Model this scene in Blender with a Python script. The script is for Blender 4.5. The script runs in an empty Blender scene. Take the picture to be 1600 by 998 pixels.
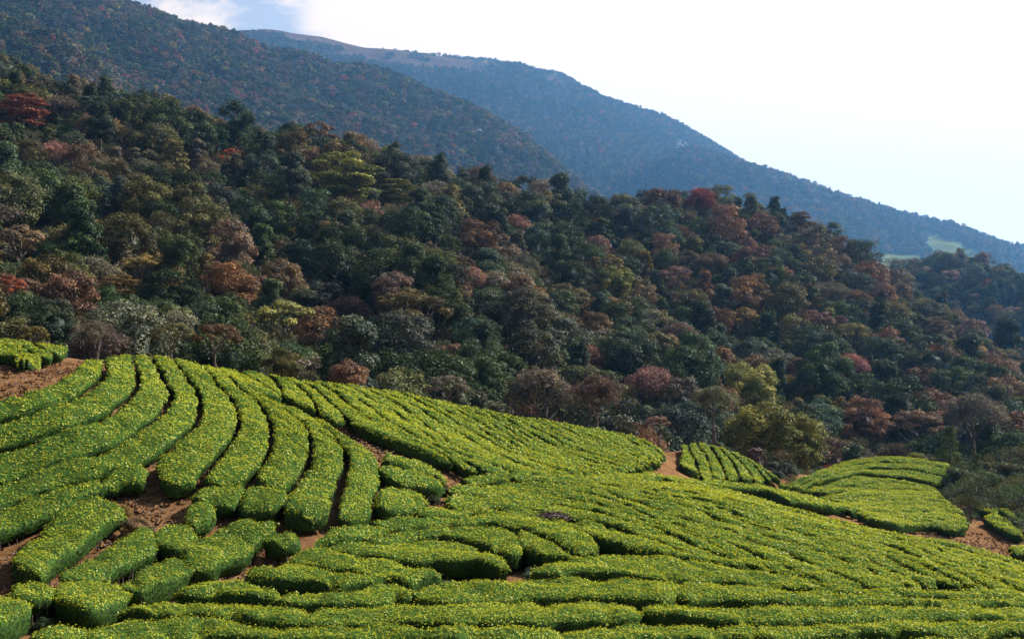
import bpy, math, random
import numpy as np
rng = np.random.default_rng(11)
random.seed(11)
scene = bpy.context.scene
COL = scene.collection

# ---------------------------------------------------------------- camera, sun, sky, exposure
cam_data = bpy.data.cameras.new('camera')
cam_data.sensor_width = 36.0
cam_data.lens = 36.0 * 1900.0 / 1600.0
cam_data.clip_start = 0.5
cam_data.clip_end = 12000.0
cam = bpy.data.objects.new('camera', cam_data)
COL.objects.link(cam)
cam.location = (0, 0, 0)
cam.rotation_euler = (math.radians(90) + math.atan(81 / 1900), 0, 0)
scene.camera = cam

SUN_EL, SUN_AZ = math.radians(40), math.radians(57)       # azimuth clockwise from the viewing direction (+Y)
SUN_DIR = (math.sin(SUN_AZ) * math.cos(SUN_EL), math.cos(SUN_AZ) * math.cos(SUN_EL), math.sin(SUN_EL))
sun_data = bpy.data.lights.new('sun', 'SUN')
sun_data.energy = 5.0
sun_data.angle = math.radians(0.5)
sun_data.color = (1.0, 0.95, 0.86)
sun = bpy.data.objects.new('sun', sun_data)
COL.objects.link(sun)
sun.rotation_euler = (math.pi / 2 - SUN_EL, 0, math.pi - SUN_AZ)

EXPOSURE = 1.7
CLOUD = 0.46
scene.view_settings.view_transform = 'Standard'
scene.view_settings.look = 'None'
scene.view_settings.exposure = EXPOSURE
scene.view_settings.gamma = 1.0
scene.view_settings.use_curve_mapping = False
scene.render.engine = 'CYCLES'
scene.cycles.use_denoising = True
scene.cycles.max_bounces = 6
scene.cycles.diffuse_bounces = 3
scene.cycles.glossy_bounces = 2
scene.cycles.transmission_bounces = 3
scene.cycles.volume_bounces = 1
scene.cycles.transparent_max_bounces = 8
scene.cycles.sample_clamp_indirect = 4.0

def nd(nt, kind, **kw):
    n = nt.nodes.new(kind)
    for k, v in kw.items():
        if hasattr(n, k) and k not in n.inputs:
            setattr(n, k, v)
        else:
            n.inputs[k].default_value = v
    return n
def maths(nt, op, a, b=None, c=None, clamp=False):
    n = nt.nodes.new('ShaderNodeMath'); n.operation = op; n.use_clamp = clamp
    for i, v in enumerate((a, b, c)):
        if v is None: continue
        if isinstance(v, (int, float)): n.inputs[i].default_value = v
        else: nt.links.new(v, n.inputs[i])
    return n.outputs[0]
def mixcol(nt, f, a, b, blend='MIX'):
    n = nt.nodes.new('ShaderNodeMix'); n.data_type = 'RGBA'; n.blend_type = blend
    for s, v in ((n.inputs[0], f), (n.inputs[6], a), (n.inputs[7], b)):
        if isinstance(v, (int, float)): s.default_value = v
        elif isinstance(v, tuple): s.default_value = v if len(v) == 4 else (*v, 1)
        else: nt.links.new(v, s)
    return n.outputs[2]
def ramp(nt, fac, stops):
    n = nt.nodes.new('ShaderNodeValToRGB')
    e = n.color_ramp.elements
    while len(e) < len(stops): e.new(0.5)
    for k, (p, c) in zip(e, stops):
        k.position = p; k.color = (*c, 1) if len(c) == 3 else c
    nt.links.new(fac, n.inputs[0])
    return n.outputs[0]

world = bpy.data.worlds.new('World')
scene.world = world
world.use_nodes = True
wt = world.node_tree
wt.nodes.clear()
w_out = wt.nodes.new('ShaderNodeOutputWorld')
sky = wt.nodes.new('ShaderNodeTexSky')
sky.sky_type = 'NISHITA'; sky.sun_disc = False
sky.sun_elevation = SUN_EL; sky.sun_rotation = SUN_AZ
sky.air_density = 1.0; sky.dust_density = 1.2; sky.ozone_density = 1.0
bg_sky = nd(wt, 'ShaderNodeBackground', Strength=0.05)
wt.links.new(sky.outputs[0], bg_sky.inputs[0])
tc = wt.nodes.new('ShaderNodeTexCoord')
# bright cloud and haze, thickest round the sun's side of the sky, broken into cumulus elsewhere
dotn = wt.nodes.new('ShaderNodeVectorMath'); dotn.operation = 'DOT_PRODUCT'
wt.links.new(tc.outputs['Generated'], dotn.inputs[0]); dotn.inputs[1].default_value = SUN_DIR
mp = nd(wt, 'ShaderNodeMapping'); mp.inputs['Scale'].default_value = (1.0, 1.0, 1.9); mp.inputs['Location'].default_value = (3.1, 0.4, 0.35)
wt.links.new(tc.outputs['Generated'], mp.inputs[0])
cn = nd(wt, 'ShaderNodeTexNoise', Scale=7.0, Detail=9.0, Roughness=0.6, Distortion=0.3)
wt.links.new(mp.outputs[0], cn.inputs['Vector'])
near_sun = wt.nodes.new('ShaderNodeMapRange'); near_sun.interpolation_type = 'SMOOTHSTEP'
near_sun.inputs['From Min'].default_value = 0.42; near_sun.inputs['From Max'].default_value = 0.60
wt.links.new(dotn.outputs['Value'], near_sun.inputs[0])
sxyz = wt.nodes.new('ShaderNodeSeparateXYZ'); wt.links.new(tc.outputs['Generated'], sxyz.inputs[0])
low = wt.nodes.new('ShaderNodeMapRange'); low.interpolation_type = 'SMOOTHSTEP'          # the bank of bright haze lies low; overhead it clears to blue
low.inputs['From Min'].default_value = 0.62; low.inputs['From Max'].default_value = 0.27
wt.links.new(sxyz.outputs['Z'], low.inputs[0])
bank = maths(wt, 'MULTIPLY', maths(wt, 'MULTIPLY', near_sun.outputs[0], low.outputs[0]), 0.62)
cov = maths(wt, 'ADD', maths(wt, 'ADD', cn.outputs[0], bank), maths(wt, 'MULTIPLY_ADD', low.outputs[0], 0.13, -0.05))
cm = wt.nodes.new('ShaderNodeMapRange'); cm.interpolation_type = 'SMOOTHSTEP'
cm.inputs['From Min'].default_value = 0.49; cm.inputs['From Max'].default_value = 0.67
wt.links.new(cov, cm.inputs[0])
bg_cloud = nd(wt, 'ShaderNodeBackground', Color=(1.0, 0.82, 0.67, 1), Strength=CLOUD)
mixs = wt.nodes.new('ShaderNodeMixShader')
veil = maths(wt, 'MAXIMUM', cm.outputs[0], maths(wt, 'MULTIPLY', low.outputs[0], 0.24))
wt.links.new(veil, mixs.inputs[0]); wt.links.new(bg_sky.outputs[0], mixs.inputs[1]); wt.links.new(bg_cloud.outputs[0], mixs.inputs[2])
wt.links.new(mixs.outputs[0], w_out.inputs[0])
# ---------------------------------------------------------------- picture rays and terrain
F = 1900.0
PITCH = math.atan(81 / F)
CP, SP = math.cos(PITCH), math.sin(PITCH)
def ray(px, py):
    u = (np.asarray(px, float) - 800) / F
    v = (499 - np.asarray(py, float)) / F
    return np.stack([u, CP - v * SP, SP + v * CP], -1)
def P3(px, py, d):
    return ray(px, py) * np.asarray(d, float)[..., None]
def project(p):
    p = np.asarray(p, float)
    d = p[..., 1] * CP + p[..., 2] * SP
    v = (-p[..., 1] * SP + p[..., 2] * CP) / d
    return 800 + F * p[..., 0] / d, 499 - F * v, d

def _hash(ix, iy, iz, seed):
    h = (ix.astype(np.int64) * 374761393 + iy.astype(np.int64) * 668265263 + iz.astype(np.int64) * 2147483647 + seed * 1274126177) & 0xffffffff
    h = ((h ^ (h >> 13)) * 1274126177) & 0xffffffff
    h = ((h ^ (h >> 16)) * 2246822519) & 0xffffffff
    return ((h ^ (h >> 15)) & 0xffffff) / float(0xffffff)
def vnoise(x, y, z=0.0, seed=1):
    x, y, z = np.broadcast_arrays(np.asarray(x, float), np.asarray(y, float), np.asarray(z, float))
    ix, iy, iz = np.floor(x), np.floor(y), np.floor(z)
    fx, fy, fz = x - ix, y - iy, z - iz
    fx, fy, fz = (t * t * (3 - 2 * t) for t in (fx, fy, fz))
    r = 0
    for a in (0, 1):
        for b in (0, 1):
            for c in (0, 1):
                w = (fx if a else 1 - fx) * (fy if b else 1 - fy) * (fz if c else 1 - fz)
                r = r + w * _hash(ix + a, iy + b, iz + c, seed)
    return r * 2 - 1
def fbm(x, y, z=0.0, seed=1, octv=4):
    r, amp, f = 0, 1.0, 1.0
    for k in range(octv):
        r = r + amp * vnoise(x * f, y * f, z * f if np.ndim(z) else z, seed + k * 17)
        amp *= .5; f *= 2.03
    return r

class TPS:
    def __init__(s, xy, val, lam=0.0, scale=100.0):
        s.sc = scale
        s.p = np.asarray(xy, float) / scale
        n = len(s.p)
        d2 = ((s.p[:, None] - s.p[None]) ** 2).sum(-1)
        K = .5 * d2 * np.log(d2 + 1e-12) + lam * np.eye(n)
        Q = np.c_[np.ones(n), s.p]
        A = np.zeros((n + 3, n + 3)); A[:n, :n] = K; A[:n, n:] = Q; A[n:, :n] = Q.T
        s.w = np.linalg.solve(A, np.r_[np.asarray(val, float), 0, 0, 0])
    def __call__(s, x, y):
        q = np.stack([np.ravel(x), np.ravel(y)], -1) / s.sc
        out = np.empty(len(q))
        for i in range(0, len(q), 20000):
            c = q[i:i + 20000]
            d2 = ((c[:, None] - s.p[None]) ** 2).sum(-1)
            out[i:i + 20000] = (.5 * d2 * np.log(d2 + 1e-12)) @ s.w[:-3] + s.w[-3] + c @ s.w[-2:]
        return out.reshape(np.shape(x))
class Grid:
    """height field sampled once, read by bilinear interpolation"""
    def __init__(s, fn, x0, x1, y0, y1, step):
        s.x0, s.y0, s.st = x0, y0, step
        xs = np.arange(x0, x1 + step, step); ys = np.arange(y0, y1 + step, step)
        X, Y = np.meshgrid(xs, ys, indexing='ij')
        s.z = fn(X, Y); s.nx, s.ny = s.z.shape
    def __call__(s, x, y):
        u = np.clip((np.asarray(x, float) - s.x0) / s.st, 0, s.nx - 1.001)
        v = np.clip((np.asarray(y, float) - s.y0) / s.st, 0, s.ny - 1.001)
        i, j = u.astype(int), v.astype(int); a, b = u - i, v - j
        z = s.z
        return (z[i, j] * (1 - a) + z[i + 1, j] * a) * (1 - b) + (z[i, j + 1] * (1 - a) + z[i + 1, j + 1] * a) * b
def hit(H, px, py, d0, d1, step, lift=0.0, margin=0.0):
    """first point where the ray through a picture point meets the surface (nearest approach when it passes over)"""
    px = np.atleast_1d(np.asarray(px, float)); py = np.atleast_1d(np.asarray(py, float))
    ds = np.arange(d0, d1, step)
    r = ray(px, py)
    p = r[:, None, :] * ds[None, :, None]
    c = p[..., 2] - H(p[..., 0], p[..., 1]) - lift
    below = c < margin
    any_ = below.any(1)
    k = np.where(any_, below.argmax(1), (c / ds[None]).argmin(1))
    k = np.clip(k, 1, len(ds) - 1)
    i = np.arange(len(px))
    ca, cb = c[i, k - 1], c[i, k]
    t = np.where(any_ & (ca > cb), np.clip(ca / np.maximum(ca - cb, 1e-6), 0, 1), 1.0)
    d = ds[k - 1] + t * step
    return r * d[:, None], any_

TEA_TOP = [  # picture x, y and distance of points on top of the tea
 (0,623,45.5),(120,568,53.5),(200,553,60.5),(268,561,63),(335,576,69),(0,700,42.4),(130,660,45),(220,600,51.5),(260,640,49),(317,625,54),
 (374,650,51.5),(427,680,48.5),(485,690,48),(542,715,46.5),(600,740,46),(0,760,39.8),(100,750,40.5),(226,715,43),(313,750,40.5),(442,766,40.5),
 (520,800,38.5),(586,790,41),(0,830,35.5),(100,800,37),(20,880,29),(100,900,29),(190,905,30),(260,865,33),(340,830,36),(400,850,35),
 (0,998,21),(0,940,25.3),(200,945,26),(400,998,22),(400,940,26.7),(450,890,31),(600,998,22),(600,940,27),(600,890,32),(600,835,38.5),
 (700,785,45.5),(800,998,22),(800,940,27.5),(800,880,34),(800,820,42.5),(740,760,50.5),(900,760,55),(900,800,46.5),(900,850,38.5),
 (1000,998,22.5),(1000,930,29),(1000,870,37),(1000,800,48.5),(1000,763,60),(1100,860,40),(1100,790,54),(1150,778,61),(1200,998,23),(1200,930,31),
 (1200,880,39.5),(1200,820,51.5),(1300,816,61),(1300,860,46),(1300,920,34),(1400,998,24),(1400,920,36),(1400,860,50),(1450,842,60),(1600,998,25),
 (1600,940,35.5),(1600,900,47),(1560,872,58),
 (1150,754,76),(1060,748,72),(1220,760,82),(1300,785,78),(1350,799,77),
 (427,629,57),(415,600,65),(440,614,61),(500,661,52),(550,664,56),(620,706,50.5),(700,743,51.5),(756,742,54),
 (420,583,71),(520,599,75),(640,618,79),(760,642,83),(880,660,88),(1000,684,92),(1035,696,94),
 (520,630,63),(600,640,67),(650,670,61.5),(700,680,66),(750,700,64),(800,690,72),(800,725,61),(870,700,76),(880,735,64),(950,715,77),(960,742,68),
 (1030,725,82),(1035,745,73),
 (1055,697,106),(1100,693,111),(1150,707,111),(1215,743,107),(1090,720,101),(1096,744,92),(1160,746,97),(1045,722,97),
 (1215,760,104),(1290,731,118),(1362,714,126),(1410,713,127),(1480,724,125),(1320,742,111),(1464,758,111),(1300,762,99),(1400,766,104),
 (1400,790,89),(1485,790,93),(1410,814,77),(1500,821,79),
 (1545,838,73),(1600,842,75),(1590,800,89),(1540,780,97),(1530,745,115),(1600,725,121),
 (0,531,76),(110,547,80),(40,560,67),(0,568,62),(80,574,62)]
_c = np.array(TEA_TOP, float)
_p = P3(_c[:, 0], _c[:, 1], _c[:, 2])
_extra = [  # under and behind the camera, the sides, and the fall of the land behind the crests
 (0,0,-1.2),(-25,0,-1.0),(25,0,-1.6),(0,-25,-1.0),(-60,-10,-1),(60,-10,-3),(0,7,-2.9),(-12,7,-2.8),(12,7,-3.0),(0,13,-3.9),(-14,13,-3.7),(14,13,-4.2),
 (-30,18,-3.5),(30,18,-5.5),(-45,40,-1),(-60,70,3),(-70,110,2),(-45,95,1),(50,40,-8.5),(70,60,-11),(80,90,-12.5),(90,125,-14),
 (-30,92,-1.5),(-14,95,-3.5),(0,105,-6),(14,118,-11),(24,135,-14.5),(36,150,-16.5),(55,155,-17),(70,150,-17),
 (-40,150,-6),(0,160,-14),(40,180,-20),(90,180,-20),(-20,230,-16),(40,240,-22),(130,150,-18),(130,60,-14),(-110,60,2),(-110,150,0)]
_p = np.r_[_p, np.array(_extra, float)]
_tea = TPS(_p[:, :2], _p[:, 2], lam=2e-4, scale=30.0)
def _tea_fn(X, Y):
    t = _tea(X, Y)
    e = np.maximum.reduce([(np.abs(X) - 80) / 60, (Y - 165) / 60, (-10 - Y) / 40, X * 0])
    e = np.clip(e, 0, 1); e = e * e * (3 - 2 * e)
    base = np.where(Y > 0, -20 + 16 * np.exp(-np.maximum(Y, 0) / 60), -4.0)
    return t * (1 - e) + base * e
TEA = Grid(_tea_fn, -260, 260, -120, 330, 0.5)
HEDGE_H = 0.66
def soil(x, y):
    return TEA(x, y) - HEDGE_H
# ---------------------------------------------------------------- forest hill and mountains: points on the tree tops as seen, less the height of the trees
def sheet(points, extra, drop, lam, scale, box, step, rough=(), lower=None, k=1.0):
    c = np.array(points, float); c[:, 2] *= k; scale *= k; step *= k; box = tuple(b * k for b in box); extra = [tuple(v * k for v in e) for e in extra]
    p = P3(c[:, 0], c[:, 1], c[:, 2]); p[:, 2] -= drop
    if len(extra): p = np.r_[p, np.array(extra, float)]
    t = TPS(p[:, :2], p[:, 2], lam=lam, scale=scale)
    def fn(X, Y):
        z = t(X, Y)
        for size, amp, seed in rough:
            n = fbm(X / (size * k), Y / (size * k), 0.0, seed, 3)
            z = z + amp * k * n
        return z if lower is None else z - lower(X, Y)
    return Grid(fn, *box, step)
def sstep(t): t = np.clip(t, 0, 1); return t * t * (3 - 2 * t)
def wood_lower(X, Y):                                      # the wooded slope dips under the tea land at its foot
    px = 800 + F * X / np.maximum(Y, 1)
    d = np.maximum(Y, 1)
    mid = sstep((d - 125) / 45) * sstep((310 - d) / 60)
    dell = 10 * np.exp(-((px - 480) / 85) ** 2 - ((d - 212) / 42) ** 2) + 7 * np.exp(-((px - 372) / 34) ** 2 - ((d - 262) / 34) ** 2) + 6 * np.exp(-((px - 900) / 60) ** 2 - ((d - 230) / 45) ** 2)
    rib = 5 * np.exp(-((px - 660) / 60) ** 2 - ((d - 222) / 50) ** 2) + 4 * np.exp(-((px - 250) / 60) ** 2 - ((d - 215) / 40) ** 2)
    return dell - rib - mid * 4.5 * fbm(X / 38, Y / 70, 0.0, 7, 2) + 14 * sstep((np.interp(px, [0, 600, 1000, 1250, 1600], [96, 102, 128, 140, 142]) - Y) / 16)
def spur_lower(X, Y):
    px = 800 + F * X / np.maximum(Y, 1)
    return 150 * sstep((1120 - px) / 200)
K_SLOPE, K_PEAK, K_KNOB = 1.85, 2.15, 1.25                              # how much farther off the mountain stands than the first estimate
def slope_gully(X, Y):                                    # gullies and spurs running down the mountain
    px = 800 + F * X / np.maximum(Y, 1)
    crest = np.interp(px, [-300, 0, 280, 720, 960], [930, 980, 1060, 1190, 1050]) * K_SLOPE
    w = sstep((crest - 40 * K_SLOPE - Y) / (220 * K_SLOPE))
    n = np.abs(fbm((X + .35 * Y) / (130 * K_SLOPE), Y / (400 * K_SLOPE), 0.0, 81, 3))
    return w * (24 - 84 * n) * K_SLOPE
def peak_gully(X, Y):
    px = 800 + F * X / np.maximum(Y, 1)
    w = sstep((1640 * K_PEAK - Y) / (240 * K_PEAK))
    n = np.abs(fbm((X + .5 * Y) / (170 * K_PEAK), Y / (560 * K_PEAK), 0.0, 85, 3))
    return w * (36 - 120 * n) * K_PEAK
WOOD_PTS = [
 # left ridge
 (-250,70,345),(-100,85,340),(0,100,335),(100,125,330),(200,160,325),(300,188,322),(400,200,322),(500,215,322),(600,240,320),(650,272,318),(720,290,318),(780,315,320),
 # right ridge
 (860,303,370),(950,313,378),(1000,326,380),(1050,302,385),(1100,300,388),(1150,313,388),(1250,328,385),(1330,388,378),(1400,442,365),(1500,505,340),(1600,585,305),(1700,650,280),
 # upper and middle slope
 (-100,200,270),(0,200,275),(150,230,268),(300,270,268),(450,280,268),(600,330,265),(700,350,268),(800,380,275),(900,390,290),(1000,400,300),(1100,400,308),(1200,420,310),
 (1300,470,300),(1400,520,285),(1500,580,262),
 (0,300,215),(150,320,212),(300,350,212),(450,370,212),(600,410,212),(700,430,215),(850,460,222),(1000,480,240),(1100,500,248),(1250,530,250),(1400,590,240),(1500,630,232),
 (0,400,165),(150,410,165),(300,430,168),(450,450,170),(600,490,172),(750,510,178),(900,540,184),(1050,570,196),(1200,600,205),(1350,640,208),(1480,670,208),(1580,660,220),
 (0,490,122),(150,500,122),(300,520,124),(450,540,126),(600,570,130),(750,590,136),(900,610,142),(1050,650,152),(1180,670,160),(1300,690,172),(1420,700,180),(1600,700,190)]
WOOD_EXTRA = [(-120,110,0),(-60,104,0),(-35,100,-3),(0,112,-9),(30,128,-15),(60,148,-18),(90,160,-19),(130,165,-20),
 (-150,420,50),(-60,430,40),(0,450,20),(80,460,25),(160,440,-10),(-250,300,70),(-220,160,15),(190,300,-30),(200,200,-25),(260,380,-40)]
WOOD = sheet(WOOD_PTS, WOOD_EXTRA, 8.0, 3e-4, 60.0, (-330, 330, 80, 520), 2.0, ((45, 1.6, 5), (18, .9, 9)), wood_lower)
KNOB = sheet([(1330,440,520),(1400,412,530),(1450,397,535),(1500,400,530),(1550,412,525),(1600,448,515),(1700,520,500),(1400,460,470),(1450,470,450),(1550,500,430),(1600,540,400),(1700,600,380),(1350,520,440),(1250,500,500)],
 [(260,650,-40),(170,650,-30),(330,560,-60),(120,480,-20),(150,400,-30),(260,330,-50)], 8.0, 1e-3, 60.0, (60, 380, 260, 700), 2.5, ((40, 2.0, 15), (15, .8, 19)), None, K_KNOB)
SLOPE = sheet([(-500,-220,900),(-300,-150,930),(0,-70,980),(90,-35,1000),(170,2,1010),(225,24,1030),(280,44,1060),(350,60,1080),(450,84,1120),(550,108,1150),(650,152,1180),(720,190,1190),(800,250,1150),(880,300,1100),(960,345,1050),
 (-300,40,700),(0,50,730),(0,110,620),(-200,150,560),(200,100,830),(200,160,680),(400,160,880),(400,230,680),(550,190,900),(600,260,720),(700,270,860),(700,310,740),(800,330,800),(900,370,800),(1000,420,750)],
 [(-450,1250,330),(-250,1300,230),(-100,1350,180),(0,1350,120),(100,1250,40),(-450,420,40),(-250,430,15),(-100,440,0),(0,480,-10),(100,520,-20),(200,600,-40)],
 6.0, 2e-3, 200.0, (-700, 330, 380, 1450), 8.0, ((130, 14, 25), (45, 4, 29)), None, K_SLOPE)
PEAK = sheet([(100,30,2000),(200,33,2000),(260,38,2000),(300,40,2000),(342,53,1980),(358,50,1800),(380,46,1800),(430,49,1800),(500,64,1790),(560,79,1780),(620,88,1770),(680,97,1750),(740,102,1740),(800,110,1730),(850,122,1710),
 (900,140,1690),(950,152,1680),(1000,170,1670),(1050,196,1650),(1090,211,1640),(1130,232,1640),(1180,257,1650),(1230,276,1660),(1300,298,1680),(1400,345,1700),(1600,440,1700),
 (400,110,1600),(600,160,1550),(750,160,1540),(700,230,1400),(850,220,1400),(1000,230,1420),(850,300,1220),(1000,300,1250),(1100,290,1300),(1000,380,1080),(1200,340,1300),(1200,430,1100)],
 [(-600,2300,480),(-300,2400,430),(0,2400,330),(300,2300,200),(600,2200,40),(-200,1100,60),(0,1000,10),(200,950,-20),(400,1100,-40),(700,1500,-20)],
 4.0, 2e-3, 300.0, (-900, 950, 900, 2600), 12.0, ((220, 16, 35), (70, 6, 39)), None, K_PEAK)
SPUR = sheet([(960,200,1330),(1050,215,1290),(1100,232,1270),(1150,252,1250),(1200,275,1230),(1240,281,1215),(1283,296,1200),(1320,310,1190),(1360,320,1180),(1390,328,1170),(1413,337,1165),(1450,347,1160),(1500,354,1155),(1533,366,1150),(1600,384,1140),(1750,420,1120),(1900,450,1120),
 (1000,300,1150),(1100,310,1080),(1200,340,1030),(1300,370,1000),(1400,380,1020),(1450,385,1010),(1500,405,960),(1560,430,920),(1600,450,900),(1700,480,900),(1100,380,950),(1250,430,900),(1400,440,880),(1500,470,820),(1600,510,800)],
 [(150,1500,80),(300,1500,40),(500,1500,10),(100,750,-20),(250,700,-40),(400,680,-50),(600,750,-60),(750,1000,-20)],
 5.0, 2e-3, 200.0, (60, 900, 640, 1600), 8.0, ((120, 7, 45), (40, 3, 49)), spur_lower, K_PEAK)
# ---------------------------------------------------------------- tea hedges: far edge and near edge of each, walked along the rows of the photograph
ORD = 'first second third fourth fifth sixth seventh eighth ninth tenth eleventh twelfth thirteenth fourteenth fifteenth sixteenth seventeenth eighteenth nineteenth twentieth'.split()
K = [
 [(-60,640),(0,623),(36,611),(79,597),(103,587),(120,572),(129,564)],
 [(-60,672),(0,656),(26,650),(50,644),(70,632),(103,621),(135,610),(154,594),(166,580),(166,568),(162,560)],
 [(-60,710),(0,698),(31,694),(58,681),(84,674),(111,669),(135,657),(166,644),(192,632),(207,614),(220,597),(214,580),(208,566),(210,552)],
 [(-60,766),(0,753),(43,736),(70,729),(96,720),(130,710),(162,700),(192,686),(214,669),(236,655),(257,643),(264,626),(272,613),(262,602),(255,583),(240,566),(234,556)],
 [(-60,800),(0,786),(50,770),(100,752),(150,742),(195,728),(226,716),(243,710),(264,698),(284,681),(308,664),(315,650),(317,623),(310,607),(293,585),(276,567),(268,560)]]
K4R = [(236,714),(243,710),(264,698),(284,681),(308,664),(315,650),(317,623),(310,607),(293,585),(276,567),(268,560)]
K5 = [(310,752),(322,733),(336,716),(353,694),(365,680),(372,665),(374,649),(367,632),(358,615),(346,603),(336,596),(326,581),(313,571)]
K6 = [(392,746),(396,740),(413,718),(423,704),(427,680),(425,656),(413,636),(401,622),(384,610),(367,597),(348,581),(329,573)]
K7 = [(446,764),(463,752),(475,733),(485,704),(485,685),(478,665),(466,653),(454,646),(444,638),(427,629),(396,612),(372,599)]
K8 = [(524,806),(527,778),(533,754),(542,733),(542,706),(533,692),(521,677),(504,665),(480,646),(462,643),(446,639)]
K9 = [(586,800),(586,781),(603,759),(598,740),(596,728),(584,706),(556,692),(528,675),(506,664)]
L5 = [(-60,842),(0,828),(48,811),(72,799),(101,787),(135,770),(165,757),(200,752),(235,753)]
U = [
 [(331,573),(360,591),(390,604),(415,615),(439,617)],
 [(415,583),(424,588),(432,594),(439,604),(440,615)],
 [(435,586),(449,594),(466,600),(478,612),(492,627),(497,645)],
 [(465,591),(475,598),(492,606),(509,620),(526,634),(540,646),(550,660)],
 [(485,594),(504,600),(521,610),(540,624),(560,642),(590,660),(620,675),(655,692),(690,710),(723,730)],
 [(500,596),(521,602),(540,610),(560,622),(579,634),(600,651),(620,663),(640,676),(667,689),(700,706),(730,722),(760,738)],
 [(535,600),(555,608),(572,616),(588,627),(603,634),(620,644),(640,660),(667,678),(700,698),(740,716),(780,728),(810,738)],
 [(565,604),(583,612),(605,621),(624,631),(643,645),(670,667),(689,680),(715,697),(745,710),(780,722),(820,735),(850,742)],
 [(590,608),(617,618),(640,630),(665,643),(684,655),(708,670),(730,682),(750,697),(775,708),(805,720),(840,732),(880,741)],
 [(622,613),(645,622),(667,632),(689,643),(701,653),(725,665),(749,679),(785,701),(812,711),(840,722),(875,733),(905,741)],
 [(655,620),(690,630),(718,642),(740,652),(759,664),(785,681),(807,696),(825,706),(860,718),(900,731),(935,741)],
 [(690,627),(720,634),(749,644),(768,654),(792,667),(816,684),(840,696),(865,706),(900,719),(940,732),(965,741)],
 [(735,636),(765,643),(788,652),(807,664),(830,675),(850,688),(880,698),(910,709),(950,722),(985,734)],
 [(780,644),(805,653),(828,664),(855,677),(879,692),(920,706),(960,718),(1000,731)],
 [(820,651),(845,655),(864,660),(888,672),(920,685),(955,699),(990,713),(1012,724)],
 [(860,657),(885,664),(910,675),(936,687),(960,699),(985,709),(1022,722)],
 [(905,664),(934,672),(962,685),(991,701),(1015,714),(1030,722)],
 [(945,671),(972,679),(996,692),(1015,704),(1033,716)],
 [(990,680),(1010,687),(1025,695),(1040,706)]]
VAL = [[(752,741),(770,739),(800,742),(836,743),(900,742),(960,741),(1020,736),(1036,738)],
       [(708,746),(754,744),(800,746),(850,748),(900,749),(960,750),(1020,751),(1036,748)]]
M = [
 [(708,746),(754,744),(800,746),(850,748),(900,749),(960,750),(1020,751),(1060,753),(1092,756),(1133,762),(1164,774),(1200,783),(1239,792),(1290,809),(1326,815),(1356,823),(1410,834),(1455,839),(1488,845),(1530,857),(1567,866),(1600,877),(1650,893)],
 [(1010,752),(1060,757),(1110,765),(1150,776),(1200,791),(1250,803),(1300,817),(1340,829),(1400,844),(1440,850),(1482,864),(1518,877),(1554,893),(1600,909),(1650,927)],
 [(980,753),(1030,760),(1080,770),(1130,784),(1180,799),(1230,811),(1270,821),(1310,831),(1362,843),(1392,852),(1428,866),(1455,875),(1480,886),(1506,900),(1550,918)],
 [(960,754),(996,760),(1025,768),(1059,777),(1083,783),(1124,793),(1164,808),(1212,823),(1260,834),(1299,842),(1326,850),(1356,860),(1380,870),(1404,880),(1428,891),(1470,908)],
 [(930,756),(977,768),(1015,776),(1044,785),(1073,792),(1100,800),(1131,813),(1164,824),(1188,833),(1220,843),(1260,853),(1290,863),(1320,874),(1350,886),(1390,903),(1422,916)],
 [(880,755),(900,758),(936,764),(977,778),(1001,785),(1025,793),(1056,803),(1078,814),(1104,820),(1131,827),(1164,839),(1200,851),(1233,863),(1260,876),(1290,888),(1330,906),(1362,916)],
 [(785,751),(810,753),(840,758),(870,762),(900,767),(943,776),(965,786),(1001,799),(1025,809),(1051,816),(1075,826),(1121,843),(1143,851),(1180,866),(1230,886),(1280,906)],
 [(703,757),(744,758),(780,760),(807,763),(831,768),(860,772),(900,779),(945,790),(1000,809),(1042,822),(1085,838),(1130,856),(1170,873),(1210,889)],
 [(705,768),(744,772),(754,775),(780,779),(809,781),(840,783),(879,785),(910,793),(948,803),(970,809),(1015,822),(1042,832),(1068,842),(1100,855),(1140,870),(1180,886)],
 [(687,786),(720,793),(744,791),(780,793),(810,791),(840,798),(880,806),(915,810),(948,817),(982,829),(1008,839),(1037,851),(1068,862),(1104,874)]]
M7 = [(846,806),(884,817),(920,832),(935,839),(967,851),(990,861)]
A4 = [(648,805),(679,809),(713,809),(737,802),(760,797)]
A5 = [(708,818),(735,816),(768,815),(792,820),(816,824),(840,832),(872,845),(895,862)]
A5T = [(700,812),(735,806),(770,800),(806,797),(846,806),(884,817),(920,832),(931,838),(940,850)]
A6B = [(691,838),(725,843),(749,850),(773,858),(792,865),(809,866),(840,862),(880,864)]
G = [
 [(831,886),(860,874),(889,868),(920,861),(960,862),(1020,865),(1060,870),(1104,876),(1140,884),(1185,889),(1220,895),(1260,906),(1300,913),(1340,917),(1400,920),(1450,919),(1530,920),(1600,922),(1660,924)],
 [(833,896),(864,898),(900,896),(943,896),(979,897),(1015,901),(1054,907),(1104,908),(1140,910),(1188,913),(1240,919),(1278,922),(1340,928),(1400,930),(1450,929),(1530,931),(1600,931),(1660,931)]]
G2L = [(646,934),(672,943),(701,943),(735,942),(787,938),(804,934),(840,933),(900,931),(936,931),(967,932),(996,936)]
G2R = [(1000,936),(1035,937),(1068,937),(1116,935),(1152,938),(1188,939),(1236,941),(1338,942),(1440,943),(1530,942),(1660,944)]
JL_T = [(197,944),(224,935),(262,934),(300,935),(348,938),(408,942),(468,949),(540,945),(620,942),(646,945),(690,946),(735,944),(787,939),(812,936),(840,935),(920,932),(967,934),(994,940)]
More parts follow.
